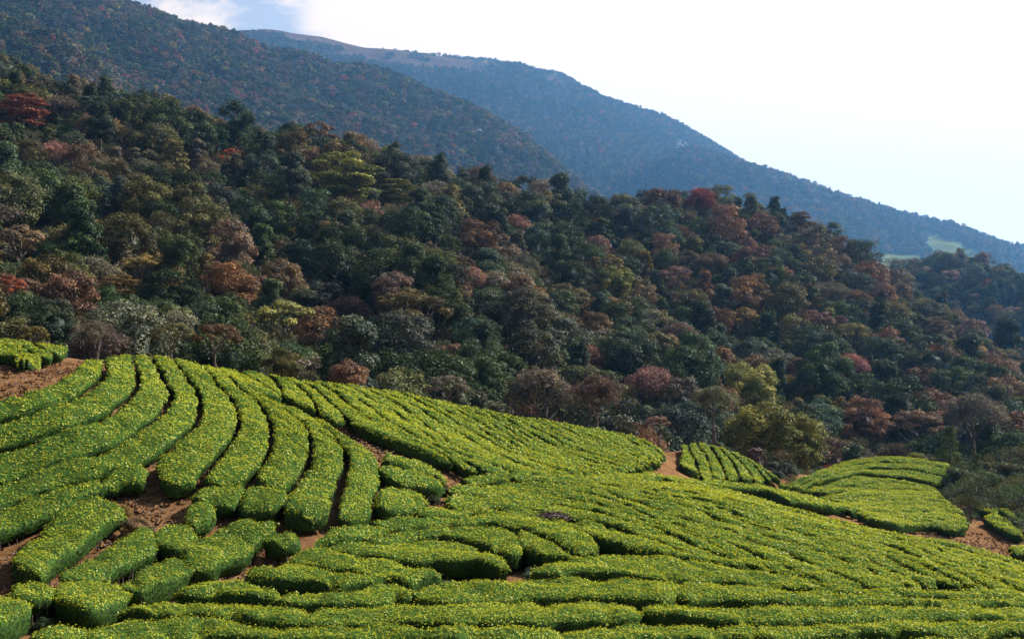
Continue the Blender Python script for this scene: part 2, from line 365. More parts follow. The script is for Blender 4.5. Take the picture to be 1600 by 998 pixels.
JL_B = [(210,950),(240,956),(272,961),(300,962),(348,965),(379,972),(420,977),(468,978),(540,976),(620,976),(640,972),(672,978),(700,979),(725,976),(768,977),(816,976),(888,973),(940,971),(985,970)]
JR_T = [(1008,941),(1044,938),(1080,940),(1116,944),(1150,945),(1185,943),(1236,944),(1338,945),(1440,946),(1530,946),(1660,948)]
JR_B = [(1020,966),(1068,968),(1116,970),(1172,970),(1200,973),(1260,968),(1338,966),(1440,964),(1530,966),(1660,966)]
N1_T = [(60,985),(120,975),(200,962),(272,964),(348,967),(379,974),(420,979),(468,980),(540,978),(620,978),(666,982)]
N1_B = [(60,1000),(130,1002),(200,998),(272,997),(348,1000),(420,1004),(540,1004),(620,1003),(664,1000)]
N2_T = [(676,984),(700,980),(768,979),(816,978),(888,975),(940,973),(985,972),(1020,970),(1068,971),(1116,973),(1172,974)]
N2_B = [(676,1003),(768,1003),(888,1000),(985,999),(1068,998),(1172,998)]
N3_T = [(1184,977),(1260,972),(1338,969),(1440,968),(1530,969),(1660,969)]
N3_B = [(1184,996),(1260,994),(1338,991),(1440,989),(1530,990),(1660,989)]
N4_T = [(-80,1008),(200,1002),(600,1008),(1000,1004),(1300,998),(1660,994)]
N4_B = [(-80,1040),(200,1038),(600,1038),(1000,1034),(1300,1026),(1660,1018)]
BUMP = [
 [(1062,694),(1066,703),(1060,718),(1056,735)],
 [(1076,693),(1080,706),(1089,720),(1092,732),(1096,744)],
 [(1088,691),(1094,698),(1102,708),(1107,722),(1113,745)],
 [(1104,692),(1112,698),(1124,718),(1131,732),(1135,746)],
 [(1118,695),(1126,702),(1143,718),(1151,732),(1157,747)],
 [(1136,701),(1145,709),(1160,722),(1172,736),(1178,748)],
 [(1156,709),(1163,713),(1181,730),(1196,748)],
 [(1176,719),(1188,730),(1200,738),(1211,748)],
 [(1200,734),(1210,740),(1219,747),(1226,752)]]
VROW = [[(1036,742),(1060,745),(1100,749),(1150,753),(1200,759),(1239,769),(1290,780),(1350,795)],
        [(1036,749),(1060,751),(1100,755),(1150,760),(1200,767),(1227,777),(1254,783),(1290,789),(1320,792),(1353,798)]]
S = [
 [(1215,759),(1245,748),(1290,731),(1320,720),(1362,713),(1410,712),(1452,718),(1484,724)],
 [(1222,761),(1260,748),(1300,735),(1340,724),(1386,721),(1420,722),(1452,725),(1482,732)],
 [(1232,762),(1265,751),(1300,741),(1330,734),(1362,731),(1410,732),(1450,737),(1480,744)],
 [(1240,764),(1275,756),(1299,749),(1320,743),(1341,738),(1362,741),(1410,745),(1455,754),(1470,760)]]
S2 = [
 [(1252,768),(1275,760),(1299,752),(1320,746),(1341,741),(1362,743),(1410,748),(1450,757),(1462,763)],
 [(1262,772),(1300,762),(1340,757),(1370,753),(1400,752),(1440,758),(1466,766)],
 [(1275,776),(1310,769),(1344,764),(1386,764),(1425,763),(1458,769),(1474,776)],
 [(1290,781),(1326,776),(1350,774),(1380,773),(1428,773),(1484,778)],
 [(1305,787),(1330,784),(1368,782),(1410,780),(1450,781),(1488,786)],
 [(1320,792),(1350,790),(1380,790),(1455,788),(1500,793)],
 [(1336,797),(1370,798),(1400,799),(1470,797),(1508,803)],
 [(1350,802),(1400,808),(1455,810),(1512,813)],
 [(1353,809),(1385,815),(1410,819),(1455,819),(1490,826),(1510,824)]]
LP = [
 [(-70,548),(0,552),(20,556),(34,560)],
 [(-70,534),(0,535),(14,544),(28,552),(43,560)],
 [(-40,528),(14,531),(31,539),(48,549),(66,558)],
 [(10,527),(46,533),(67,543),(89,554)],
 [(46,530),(79,535),(95,539),(108,545)]]
def arc(c, n=24):
    c = np.array(c, float); q = np.r_[0, np.cumsum(np.hypot(*np.diff(c, axis=0).T))]
    t = np.linspace(0, q[-1], n)
    return np.stack([np.interp(t, q, c[:, 0]), np.interp(t, q, c[:, 1])], -1)
def between(curves, counts):
    """further gaps between two traced ones where the rows stand closer than one can trace"""
    out = [curves[0]]
    for i, (a, b) in enumerate(zip(curves, curves[1:])):
        n = counts[i] if i < len(counts) else 1
        for j in range(1, n): out.append((arc(a) * (1 - j / n) + arc(b) * (j / n)).tolist())
        out.append(b)
    return out
ORD += ['twenty ' + o for o in ORD[:9]] + ['thirtieth', 'thirty first', 'thirty second']
U = between(U, [2,1,1,1,1,1,1,1,1,2,2,2,1,3,1,2,1,2])
S2 = between(S2, [1,1,1,1,1,1,1,2])
M = between(M[:9], [4,2,2,2,1,1,1,1]) + M[9:]
LIMITS = (('dark face above the sunken', (55, 84)), ('on the little mound', (88, 165)), ('hill, above the gap', (97, 165)), ('first tea hedge below the wide', (94, 165)), ('second tea hedge below the wide', (94, 165)),
          ('third tea hedge below the wide', (90, 165)), ('fourth tea hedge below the wide', (86, 165)), ('beyond the sandy path', (72, 120)))
def limit_for(label): return next((v for k, v in LIMITS if k in label), (9, 165))
def family(curves, label): return [(a, b, label % ORD[i]) for i, (a, b) in enumerate(zip(curves, curves[1:]))]
HEDGES = (
 [(a, b, 'clipped tea hedge on the round left knoll, %s' % w) for a, b, w in (
   (K[0], K[1], 'beside the bare red bank'), (K[1], K[2], 'second from the bare red bank'), (K[2], K[3], 'third from the bare red bank'),
   (K[3], K[4], 'fourth from the bare red bank'), ([(-60,802),(0,788),(50,772),(100,754),(150,744),(195,730),(228,718)], L5, 'ending just above the eroded hollow'),
   ([(244,752), (240,736), (240,722)] + K4R[1:], K5, 'coming down to the right of the hollow'), (K5, K6, 'second right of the hollow'), (K6, K7, 'third right of the hollow'),
   ([(434,806), (438,786)] + K7, K8, 'broad one third from its right edge'), (K8, K9, 'rightmost of the long curving ones'))] +
 [([(314,757),(335,752),(360,752),(378,752)], [(306,782),(330,790),(350,790),(366,786)], 'small square tea hedge just right of the eroded hollow'),
  ([(384,758),(400,752),(430,757),(442,764)], [(378,797),(395,800),(420,800),(436,794)], 'square tea hedge standing below the knoll between two narrow earth gaps'),
  ([(600,707),(620,708),(648,718),(672,728),(690,741)], [(604,720),(636,728),(668,737),(690,747)], 'upper small tea hedge between the earth path and the knoll edge'),
  ([(603,722),(636,730),(668,739),(690,748)], [(600,742),(625,752),(655,757),(680,760)], 'middle small tea hedge beside the lower end of the earth path'),
  ([(594,762),(610,756),(640,757),(660,766)], [(590,798),(612,802),(640,800),(662,790)], 'rounded block of tea at the foot of the earth path'),
  ([(14,873),(24,859),(46,837),(77,806),(103,789),(125,778),(154,774),(190,784)], [(74,902),(89,884),(103,866),(135,850),(154,833),(164,820),(190,806)], 'wide tea hedge slanting down from the eroded hollow at left'),
  ([(19,906),(48,902),(82,910)], [(44,934),(64,934),(84,930)], 'small tea block below the wide slanting hedge at left'),
  ([(89,893),(94,883),(125,872),(166,853),(187,837),(211,820),(230,820)], [(150,900),(178,901),(197,884),(221,875),(255,862),(250,838)], 'tea hedge right of the slanting bare earth strip'),
  ([(84,916),(91,902),(135,901),(180,905)], [(108,941),(135,950),(168,945),(199,933)], 'big rounded tea block with a black shadow at its left foot'),
  ([(190,907),(212,893),(240,876),(267,868),(290,877)], [(200,918),(225,920),(262,911),(295,897)], 'tea block between the big rounded block and the long slanting hedge'),
  ([(288,854),(300,838),(324,825),(348,811),(379,804),(418,804)], [(292,894),(341,888),(350,874),(396,864),(400,850),(428,828)], 'tea hedge slanting down to the bare earth strip below the knoll'),
  ([(-80,940),(-20,924),(0,922),(30,932)], [(-80,972),(-20,972),(10,970),(42,958)], 'tea block at the lower left corner beside a dark gap'),
  ([(496,838),(516,822),(555,818),(576,822),(605,824)], [(509,845),(540,842),(581,838),(605,832)], 'short low tea hedge under the rightmost knoll hedge'),
  ([(586,812),(600,808),(629,804),(655,807),(708,810)], [(588,820),(600,826),(629,826),(679,822),(708,817)], 'small flat tea hedge below the foot of the earth path'),
  (A4 and [(655,793),(687,788),(720,794),(744,793),(760,796)], A4, 'short tea hedge right of the foot of the earth path'),
  ([(586,838),(600,830),(636,823),(672,819),(703,822)], [(590,845),(600,844),(629,843),(660,839),(691,836),(703,830)], 'narrow tea hedge left of the arching one'),
  (A5T, A5, 'arching tea hedge running under the dark heap of cuttings'),
  ([(703,824),(720,819),(760,818),(785,823),(805,832),(815,844)], [(691,838),(725,843),(749,850),(773,858),(792,864),(806,864)], 'left half of the arching hedge with a deep notch'),
  ([(812,826),(842,836),(866,847),(890,860)], [(812,852),(826,860),(850,864),(884,866)], 'right half of the arching hedge beside the notch'),
  ([(516,848),(540,842),(564,842),(588,847),(600,847),(631,842),(667,839),(708,843),(749,852),(778,864),(792,874)], [(528,858),(552,867),(588,870),(617,873),(636,877),(667,876),(701,878),(735,877),(788,882)], 'long bulging tea hedge in the middle of the lower slope'),
  ([(449,870),(468,855),(497,848),(516,852),(540,862),(560,869),(620,874),(640,880),(679,886)], [(456,874),(497,884),(516,889),(555,892),(576,898),(620,902),(645,910),(679,896)], 'tea hedge starting at the bare strip and ending in grey leaves'),
  ([(382,894),(413,882),(449,874),(473,877),(500,885),(540,894),(576,898),(605,902)], [(390,902),(425,908),(468,908),(504,913),(540,919),(572,911),(605,905)], 'tea hedge under the bare strip, tapering off to the right'),
  ([(431,932),(454,922),(483,918),(528,919),(560,914),(588,909),(620,907),(642,917)], [(435,939),(468,946),(500,945),(540,943),(584,942),(613,937),(640,935)], 'tea hedge with rounded ends in the lower left centre'),
  ([(290,912),(336,901),(372,900),(408,907),(430,918)], [(293,932),(338,930),(355,936),(396,938),(430,937)], 'tea hedge below the long slanting hedge at lower left'),
  ([(641,922),(679,905),(720,902),(768,902),(804,901),(840,900),(900,898),(943,898),(979,899),(1015,903),(1060,909)], G2L + [(1040,938)], 'long level tea hedge across the bottom centre, above the longest one'),
  ([(1068,909),(1104,910),(1140,912),(1188,915),(1240,921),(1300,927),(1360,931),(1450,932),(1530,933),(1660,934)], G2R[2:], 'level tea hedge at lower right below the fan of rows'),
  (G[0], G[1], 'level tea hedge cutting off the lower ends of the fanning rows'),
  (JL_T, JL_B, 'longest level tea hedge across the bottom left and centre'),
  (JR_T, JR_B, 'level tea hedge at lower right, right of a dark notch'),
  (N1_T, N1_B, 'tea hedge cut by the bottom edge, left part'), (N2_T, N2_B, 'tea hedge cut by the bottom edge, middle part'),
  (N3_T, N3_B, 'tea hedge cut by the bottom edge, right part'), (N4_T, N4_B, 'nearest tea hedge, only a sliver at the bottom edge'),
  (M[-1], M7 and [(850,812),(884,818),(920,833),(935,840),(967,852),(996,863),(1020,866),(1060,872),(1090,876)], 'tea hedge running right from the dark heap of cuttings'),
  (VAL[0], VAL[1], 'tea hedge along the valley line between upper and lower fields'),
  (VROW[0], VROW[1], 'long tea hedge with a dark face above the sunken track'),
  ([(1511,781),(1525,780),(1540,786),(1552,794)], [(1515,789),(1530,794),(1545,800),(1556,804)], 'upper left tea bush hedge beyond the sandy path'),
  ([(1556,793),(1570,793),(1582,800),(1591,810)], [(1560,799),(1570,802),(1580,808),(1588,815)], 'small tea hedge between shrubs beyond the sandy path'),
  ([(1540,803),(1555,801),(1575,812),(1598,828)], [(1542,812),(1556,820),(1578,832),(1594,836)], 'rounded tea hedge beside the sandy path at right'),
  ([(1580,853),(1600,852),(1650,852)], [(1584,860),(1600,862),(1650,866)], 'tea hedge clipped by the right edge below the sandy path')] +
 [([(238,828),(260,811),(285,808),(304,814)], [(256,854),(275,860),(292,859),(306,846)], 'short dark tea hedge just below the eroded hollow'),
  ([(286,792),(300,779),(322,776)], [(292,815),(305,825),(326,815)], 'ragged tea bush hedge on the right lip of the hollow'),
  ([(420,834),(436,826),(452,826)], [(424,846),(440,850),(458,846)], 'small dark tea hedge in the gap below the knoll rows')] +
 family(U, '%s tea hedge from the left in the field right of the earth path') +
 family(M[:-1], '%s tea hedge down from the sunken track in the fanning field') +
 [(M[-2], M[-1], 'lowest full row of the fanning field, ending at the heap of cuttings')] +
 family(BUMP, '%s short tea hedge from the left on the little mound') +
 family(S, '%s tea hedge from the top on the small right hill, above the gap') +
 family(S2, '%s tea hedge below the wide gap on the small right hill') +
 family(LP, '%s tea hedge from the front in the plot at far left'))
# ---------------------------------------------------------------- helpers
def np_mesh(name, verts, faces, mat=None, smooth=False, fattr=None, mat_index=None, mats=None):
    verts = np.ascontiguousarray(verts, np.float32)
    groups = faces if isinstance(faces, list) else [faces]
    groups = [np.ascontiguousarray(g, np.int32) for g in groups if len(g)]
    me = bpy.data.meshes.new(name)
    me.vertices.add(len(verts)); me.vertices.foreach_set('co', verts.ravel())
    me.loops.add(sum(g.size for g in groups)); me.polygons.add(sum(len(g) for g in groups))
    me.loops.foreach_set('vertex_index', np.concatenate([g.ravel() for g in groups]))
    sizes = np.concatenate([np.full(len(g), g.shape[1], np.int32) for g in groups])
    me.polygons.foreach_set('loop_start', np.r_[0, np.cumsum(sizes)[:-1]].astype(np.int32))
    try: me.polygons.foreach_set('loop_total', sizes)
    except Exception: pass
    if mat_index is not None: me.polygons.foreach_set('material_index', np.asarray(mat_index, np.int32))
    me.update(calc_edges=True)
    me.polygons.foreach_set('use_smooth', np.full(len(sizes), bool(smooth)))
    if fattr is not None:
        a = me.attributes.new('var', 'FLOAT', 'FACE'); a.data.foreach_set('value', np.asarray(fattr, np.float32))
    for m in (mats or ([mat] if mat else [])): me.materials.append(m)
    return me
def link(name, data, parent=None, **props):
    o = bpy.data.objects.new(name, data); COL.objects.link(o)
    if parent: o.parent = parent
    for k, v in props.items(): o[k] = v
    return o
def grid_faces(nu, nv):
    i, j = np.meshgrid(np.arange(nu - 1), np.arange(nv - 1), indexing='ij')
    a = (i * nv + j).ravel()
    return np.stack([a, a + nv, a + nv + 1, a + 1], -1)
def unit(v): return v / np.maximum(np.linalg.norm(v, axis=-1, keepdims=True), 1e-9)
def leaf_cards(c, n, length, width, rnd, lift=0.0, tilt=0.6):
    """one four-sided leaf at every point c, facing roughly n"""
    k = len(c)
    nn = unit(n + tilt * rnd.normal(size=(k, 3)))
    a = unit(np.cross(nn, rnd.normal(size=(k, 3)))); b = np.cross(nn, a)
    c = c + n * np.reshape(lift, (-1, 1))
    L = np.reshape(length, (-1, 1)) * .5; W = np.reshape(width, (-1, 1)) * .5
    v = np.stack([c - a * L, c + b * W - a * L * .1, c + a * L, c - b * W - a * L * .1], 1).reshape(-1, 3)
    return v, np.arange(4 * k).reshape(k, 4)
def tube(path, radii, sides=6):
    path = np.asarray(path, float); t = unit(np.gradient(path, axis=0))
    ref = np.array([0.31, 0.87, 0.2]); a = unit(np.cross(t, ref)); b = np.cross(t, a)
    an = np.linspace(0, 2 * np.pi, sides, endpoint=False)
    v = path[:, None] + np.asarray(radii)[:, None, None] * (a[:, None] * np.cos(an)[None, :, None] + b[:, None] * np.sin(an)[None, :, None])
    n = len(path); f = []
    for i in range(n - 1):
        for j in range(sides):
            f.append((i * sides + j, i * sides + (j + 1) % sides, (i + 1) * sides + (j + 1) % sides, (i + 1) * sides + j))
    return v.reshape(-1, 3), np.array(f)
def merge(parts):
    V, Q, off = [], [], 0
    for v, f in parts:
        V.append(v); Q.append(f + off); off += len(v)
    return np.concatenate(V), np.concatenate(Q)

# ---------------------------------------------------------------- materials
def new_mat(name):
    m = bpy.data.materials.new(name); m.use_nodes = True
    nt = m.node_tree; nt.nodes.clear()
    return m, nt, nt.nodes.new('ShaderNodeOutputMaterial')
def leafy(nt, out, col, rough, trans, tcol, spec=0.35):
    p = nd(nt, 'ShaderNodeBsdfDiffuse'); nt.links.new(col, p.inputs['Color'])
    g = nd(nt, 'ShaderNodeBsdfGlossy', Roughness=rough); g.inputs['Color'].default_value = (1, 1, 1, 1)
    pg = nt.nodes.new('ShaderNodeMixShader'); pg.inputs[0].default_value = spec
    nt.links.new(p.outputs[0], pg.inputs[1]); nt.links.new(g.outputs[0], pg.inputs[2]); p = pg
    t = nt.nodes.new('ShaderNodeBsdfTranslucent'); nt.links.new(tcol, t.inputs[0])
    mx = nt.nodes.new('ShaderNodeMixShader'); mx.inputs[0].default_value = trans
    nt.links.new(p.outputs[0], mx.inputs[1]); nt.links.new(t.outputs[0], mx.inputs[2]); nt.links.new(mx.outputs[0], out.inputs[0])
def tea_leaf_mat():
    m, nt, out = new_mat('tea_leaf')
    at = nt.nodes.new('ShaderNodeAttribute'); at.attribute_name = 'var'
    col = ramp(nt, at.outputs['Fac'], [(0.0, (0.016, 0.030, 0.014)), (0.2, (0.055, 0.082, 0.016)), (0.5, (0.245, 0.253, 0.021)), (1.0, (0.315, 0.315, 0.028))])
    t = mixcol(nt, 1.0, col, (1.25, 1.15, 0.5), 'MULTIPLY')
    leafy(nt, out, col, 0.4, 0.30, t, 0.008)
    return m
def tea_body_mat():
    m, nt, out = new_mat('tea_bush')
    tcn = nt.nodes.new('ShaderNodeTexCoord')
    n1 = nd(nt, 'ShaderNodeTexNoise', Scale=9.0, Detail=5.0, Roughness=0.7); nt.links.new(tcn.outputs['Object'], n1.inputs['Vector'])
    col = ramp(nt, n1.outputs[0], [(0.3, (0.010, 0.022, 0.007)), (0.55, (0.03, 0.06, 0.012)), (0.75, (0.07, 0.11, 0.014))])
    p = nd(nt, 'ShaderNodeBsdfPrincipled', Roughness=0.75); p.inputs['Specular IOR Level'].default_value = 0.0
    b = nd(nt, 'ShaderNodeBump', Strength=0.9, Distance=0.06); nt.links.new(n1.outputs[0], b.inputs['Height'])
    nt.links.new(col, p.inputs['Base Color']); nt.links.new(b.outputs[0], p.inputs['Normal']); nt.links.new(p.outputs[0], out.inputs[0])
    return m
def soil_mat():
    m, nt, out = new_mat('red_soil')
    tcn = nt.nodes.new('ShaderNodeTexCoord')
    n1 = nd(nt, 'ShaderNodeTexNoise', Scale=0.55, Detail=8.0, Roughness=0.65); nt.links.new(tcn.outputs['Object'], n1.inputs['Vector'])
    n2 = nd(nt, 'ShaderNodeTexNoise', Scale=6.0, Detail=8.0, Roughness=0.75); nt.links.new(tcn.outputs['Object'], n2.inputs['Vector'])
    c1 = ramp(nt, n1.outputs[0], [(0.3, (0.10, 0.049, 0.023)), (0.5, (0.165, 0.084, 0.038)), (0.7, (0.225, 0.132, 0.066))])
    c = mixcol(nt, 0.75, c1, ramp(nt, n2.outputs[0], [(0.3, (0.35, 0.32, 0.3)), (0.6, (1, 1, 1))]), 'MULTIPLY')
    p = nd(nt, 'ShaderNodeBsdfPrincipled', Roughness=0.95); p.inputs['Specular IOR Level'].default_value = 0.0
    b = nd(nt, 'ShaderNodeBump', Strength=1.0, Distance=0.12); nt.links.new(n2.outputs[0], b.inputs['Height'])
    nt.links.new(c, p.inputs['Base Color']); nt.links.new(b.outputs[0], p.inputs['Normal']); nt.links.new(p.outputs[0], out.inputs[0])
    return m
def hill_mat(name, stops, scale):
    m, nt, out = new_mat(name)
    tcn = nt.nodes.new('ShaderNodeTexCoord')
    n1 = nd(nt, 'ShaderNodeTexNoise', Scale=scale, Detail=10.0, Roughness=0.65); nt.links.new(tcn.outputs['Object'], n1.inputs['Vector'])
    c = ramp(nt, n1.outputs[0], stops)
    p = nd(nt, 'ShaderNodeBsdfPrincipled', Roughness=0.95); p.inputs['Specular IOR Level'].default_value = 0.0
    nt.links.new(c, p.inputs['Base Color']); nt.links.new(p.outputs[0], out.inputs[0])
    return m
def tree_leaf_mat(name, instanced, trans=0.12):
    m, nt, out = new_mat(name)
    if instanced:
        oi = nt.nodes.new('ShaderNodeAttribute'); oi.attribute_type = 'INSTANCER'; oi.attribute_name = 'tint'; tint = oi.outputs['Color']
    else:
        oi = nt.nodes.new('ShaderNodeObjectInfo'); tint = oi.outputs['Color']
    at = nt.nodes.new('ShaderNodeAttribute'); at.attribute_name = 'var'
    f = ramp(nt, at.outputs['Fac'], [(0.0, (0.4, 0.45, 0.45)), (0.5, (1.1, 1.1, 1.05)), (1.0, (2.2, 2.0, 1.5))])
    col = mixcol(nt, 1.0, tint, f, 'MULTIPLY')
    t = mixcol(nt, 1.0, col, (1.3, 1.2, 0.7), 'MULTIPLY')
    leafy(nt, out, col, 0.45, trans, t, 0.006)
    return m
def plain_mat(name, color, rough=0.9, noise=0.0, scale=8.0):
    m, nt, out = new_mat(name)
    p = nd(nt, 'ShaderNodeBsdfPrincipled', Roughness=rough); p.inputs['Specular IOR Level'].default_value = 0.2
    tcn = nt.nodes.new('ShaderNodeTexCoord')
    n1 = nd(nt, 'ShaderNodeTexNoise', Scale=scale, Detail=6.0, Roughness=0.7); nt.links.new(tcn.outputs['Object'], n1.inputs['Vector'])
    lo = tuple(c * .45 for c in color); hi = tuple(min(1, c * 1.4) for c in color)
    nt.links.new(ramp(nt, n1.outputs[0], [(0.3, lo), (0.7, hi)]), p.inputs['Base Color'])
    b = nd(nt, 'ShaderNodeBump', Strength=0.8, Distance=0.08); nt.links.new(n1.outputs[0], b.inputs['Height'])
    nt.links.new(b.outputs[0], p.inputs['Normal']); nt.links.new(p.outputs[0], out.inputs[0])
    return m
M_LEAF, M_BODY, M_SOIL = tea_leaf_mat(), tea_body_mat(), soil_mat()
M_TREE, M_TREE_I = tree_leaf_mat('tree_leaf', False), tree_leaf_mat('wood_leaf', True)
M_BARK = plain_mat('bark', (0.11, 0.085, 0.065))
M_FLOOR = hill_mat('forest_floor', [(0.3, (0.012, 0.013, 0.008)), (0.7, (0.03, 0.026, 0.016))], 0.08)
def mount_mat():
    m, nt, out = new_mat('mountain_ground')
    at = nt.nodes.new('ShaderNodeAttribute'); at.attribute_name = 'cover'
    tcn = nt.nodes.new('ShaderNodeTexCoord')
    n1 = nd(nt, 'ShaderNodeTexNoise', Scale=0.05, Detail=9.0, Roughness=0.7); nt.links.new(tcn.outputs['Object'], n1.inputs['Vector'])
    c = mixcol(nt, 1.0, at.outputs['Color'], ramp(nt, n1.outputs[0], [(0.3, (0.55, 0.6, 0.55)), (0.7, (1.4, 1.3, 1.2))]), 'MULTIPLY')
    p = nd(nt, 'ShaderNodeBsdfPrincipled', Roughness=0.95); p.inputs['Specular IOR Level'].default_value = 0.0
    nt.links.new(c, p.inputs['Base Color']); nt.links.new(p.outputs[0], out.inputs[0])
    return m
M_MOUNT = mount_mat()
M_ROCK = plain_mat('grey_rock', (0.36, 0.36, 0.35), 0.7, scale=0.4)
M_BOULDER = plain_mat('red_rock', (0.06, 0.032, 0.026), 0.9, scale=1.5)
M_CUT = plain_mat('dry_cuttings', (0.10, 0.065, 0.055), 0.9, scale=6.0)

# ---------------------------------------------------------------- the land
xs = np.unique(np.concatenate([np.linspace(-6500, -300, 24), np.linspace(-300, -80, 24), np.arange(-80, 100, 0.5), np.linspace(100, 300, 20), np.linspace(300, 6500, 24)]))
ys = np.unique(np.concatenate([np.linspace(-6500, -120, 22), np.linspace(-120, 10, 24), np.arange(10, 150, 0.5), np.linspace(150, 330, 30), np.linspace(330, 7500, 26)]))
X, Y = np.meshgrid(xs, ys, indexing='ij')
Z = soil(X, Y) + (.09 * fbm(X / 1.3, Y / 1.3, 0.0, 71, 4) - .04) * ((np.abs(X) < 100) & (Y > 5) & (Y < 160))
far = np.clip((np.hypot(X, Y) - 330) / 500, 0, 1)
Z = Z * (1 - far) + -30 * far
link('ground', np_mesh('ground', np.stack([X, Y, Z], -1).reshape(-1, 3), grid_faces(len(xs), len(ys))[:, ::-1], M_SOIL, True), kind='structure')

# where the mountain is grass instead of trees
def peak_grass(sx, sy, sd, b):
    crest = np.interp(sx, [0, 250, 345, 430, 560, 680, 800, 900, 1000, 1090, 1200, 1300, 1600], [20, 36, 50, 47, 77, 95, 107, 138, 168, 208, 262, 296, 440])
    grass = (sy - crest < np.interp(sx, [0, 300, 420, 560, 640, 760, 5000], [12, 8, 9, 8, 2, -6, -6]) + 8 * b) & (sd > 1500 * K_PEAK)
    strip = (np.abs(sy - np.interp(sx, [560, 620, 700, 760], [92, 96, 106, 112])) < 3.5 + 3 * b) & (sx > 570) & (sx < 760) & (sd > 1450 * K_PEAK)
    right = (sx > 1150) & (sx < 1300) & (sy - crest < 12) & (b > -.2)
    scar = (np.hypot((sx - 1063) / 6, (sy - 228) / 6) < 1)
    return grass | strip | right | (scar & (sd > 1200 * K_PEAK))
def spur_grass(sx, sy, sd, b):
    lo = np.interp(sx, [1440, 1480, 1540, 1600, 1700], [358, 376, 404, 446, 500])
    return ((sx > 1440 + 12 * b) & (sy > lo - 4 + 5 * b) & (sy < lo + 22 + 14 * b)) | ((sx > 1375) & (sx < 1440) & (sy > 398))
def slope_grass(sx, sy, sd, b):
    return (np.hypot((sx - 778) / 9, (sy - 240) / 12) < .8 + .8 * b) | (np.hypot((sx - 746 - (sy - 205) * .8) / 7, (sy - 205) / 15) < 1 + .25 * b)
def polar(name, H, px0, px1, npx, d0, d1, nd_, mat, power=1.0, grass=None, gcol=None):
    u = np.linspace(px0, px1, npx); d = d0 + (d1 - d0) * np.linspace(0, 1, nd_) ** power
    U, D = np.meshgrid((u - 800) / F, d, indexing='ij')
    x, y = U * D, D
    z = H(x, y)
    v = np.stack([x, y, z], -1).reshape(-1, 3)
    me = np_mesh(name, v, grid_faces(npx, nd_), mat, True)
    if grass:
        sx, sy, sd = project(v)
        g = grass(sx, sy, sd, fbm(v[:, 0] / 110, v[:, 1] / 110, 0.0, 55, 4))
        c = np.where(g[:, None], np.array(gcol)[None], np.array([[.022, .028, .016]]))
        a = me.attributes.new('cover', 'FLOAT_COLOR', 'POINT'); a.data.foreach_set('color', np.c_[c, np.ones(len(c))].astype(np.float32).ravel())
    return link(name, me, kind='structure')
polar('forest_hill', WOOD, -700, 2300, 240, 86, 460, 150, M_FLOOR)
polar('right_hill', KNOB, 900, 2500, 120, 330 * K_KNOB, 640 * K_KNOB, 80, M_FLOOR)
polar('mountain', SLOPE, -700, 1250, 260, 420 * K_SLOPE, 1350 * K_SLOPE, 220, M_MOUNT, 1.0, slope_grass, (.075, .07, .045))
polar('mountain', PEAK, -300, 2200, 400, 1000 * K_PEAK, 2350 * K_PEAK, 260, M_MOUNT, 1.0, peak_grass, (.062, .040, .028))
polar('mountain', SPUR, 900, 2300, 260, 700 * K_PEAK, 1500 * K_PEAK, 200, M_MOUNT, 1.0, spur_grass, (.075, .09, .03))

# ---------------------------------------------------------------- tea hedges
def plan_curve(c, d0=9, d1=165, n=70):
    c = np.array(c, float)
    s = np.r_[0, np.cumsum(np.hypot(*np.diff(c, axis=0).T))]
    q = np.linspace(0, s[-1], n)
    px, py = np.interp(q, s, c[:, 0]), np.interp(q, s, c[:, 1])
    p, _ = hit(TEA, px, py, d0, d1, 0.3)
    p = p[:, :2]
    for _i in range(3):
        p[1:-1] = (p[:-2] + 2 * p[1:-1] + p[2:]) / 4
    return p
def resample(p, n):
    s = np.r_[0, np.cumsum(np.hypot(*np.diff(p, axis=0).T))]
    q = np.linspace(0, s[-1], n)
    return np.stack([np.interp(q, s, p[:, 0]), np.interp(q, s, p[:, 1])], -1), s[-1]
T_PROF = np.array([0, 0, 0, 0, .06, .17, .32, .5, .68, .83, .94, 1, 1, 1, 1])
Z_PROF = np.array([-.54, -.42, -.27, -.09, -.015, .0, .01, .015, .01, .0, -.015, -.09, -.27, -.42, -.54])
IN_PROF = np.array([.22, .12, .03, 0, 0, 0, 0, 0, 0, 0, 0, 0, -.03, -.12, -.22])
n_leaves = 0
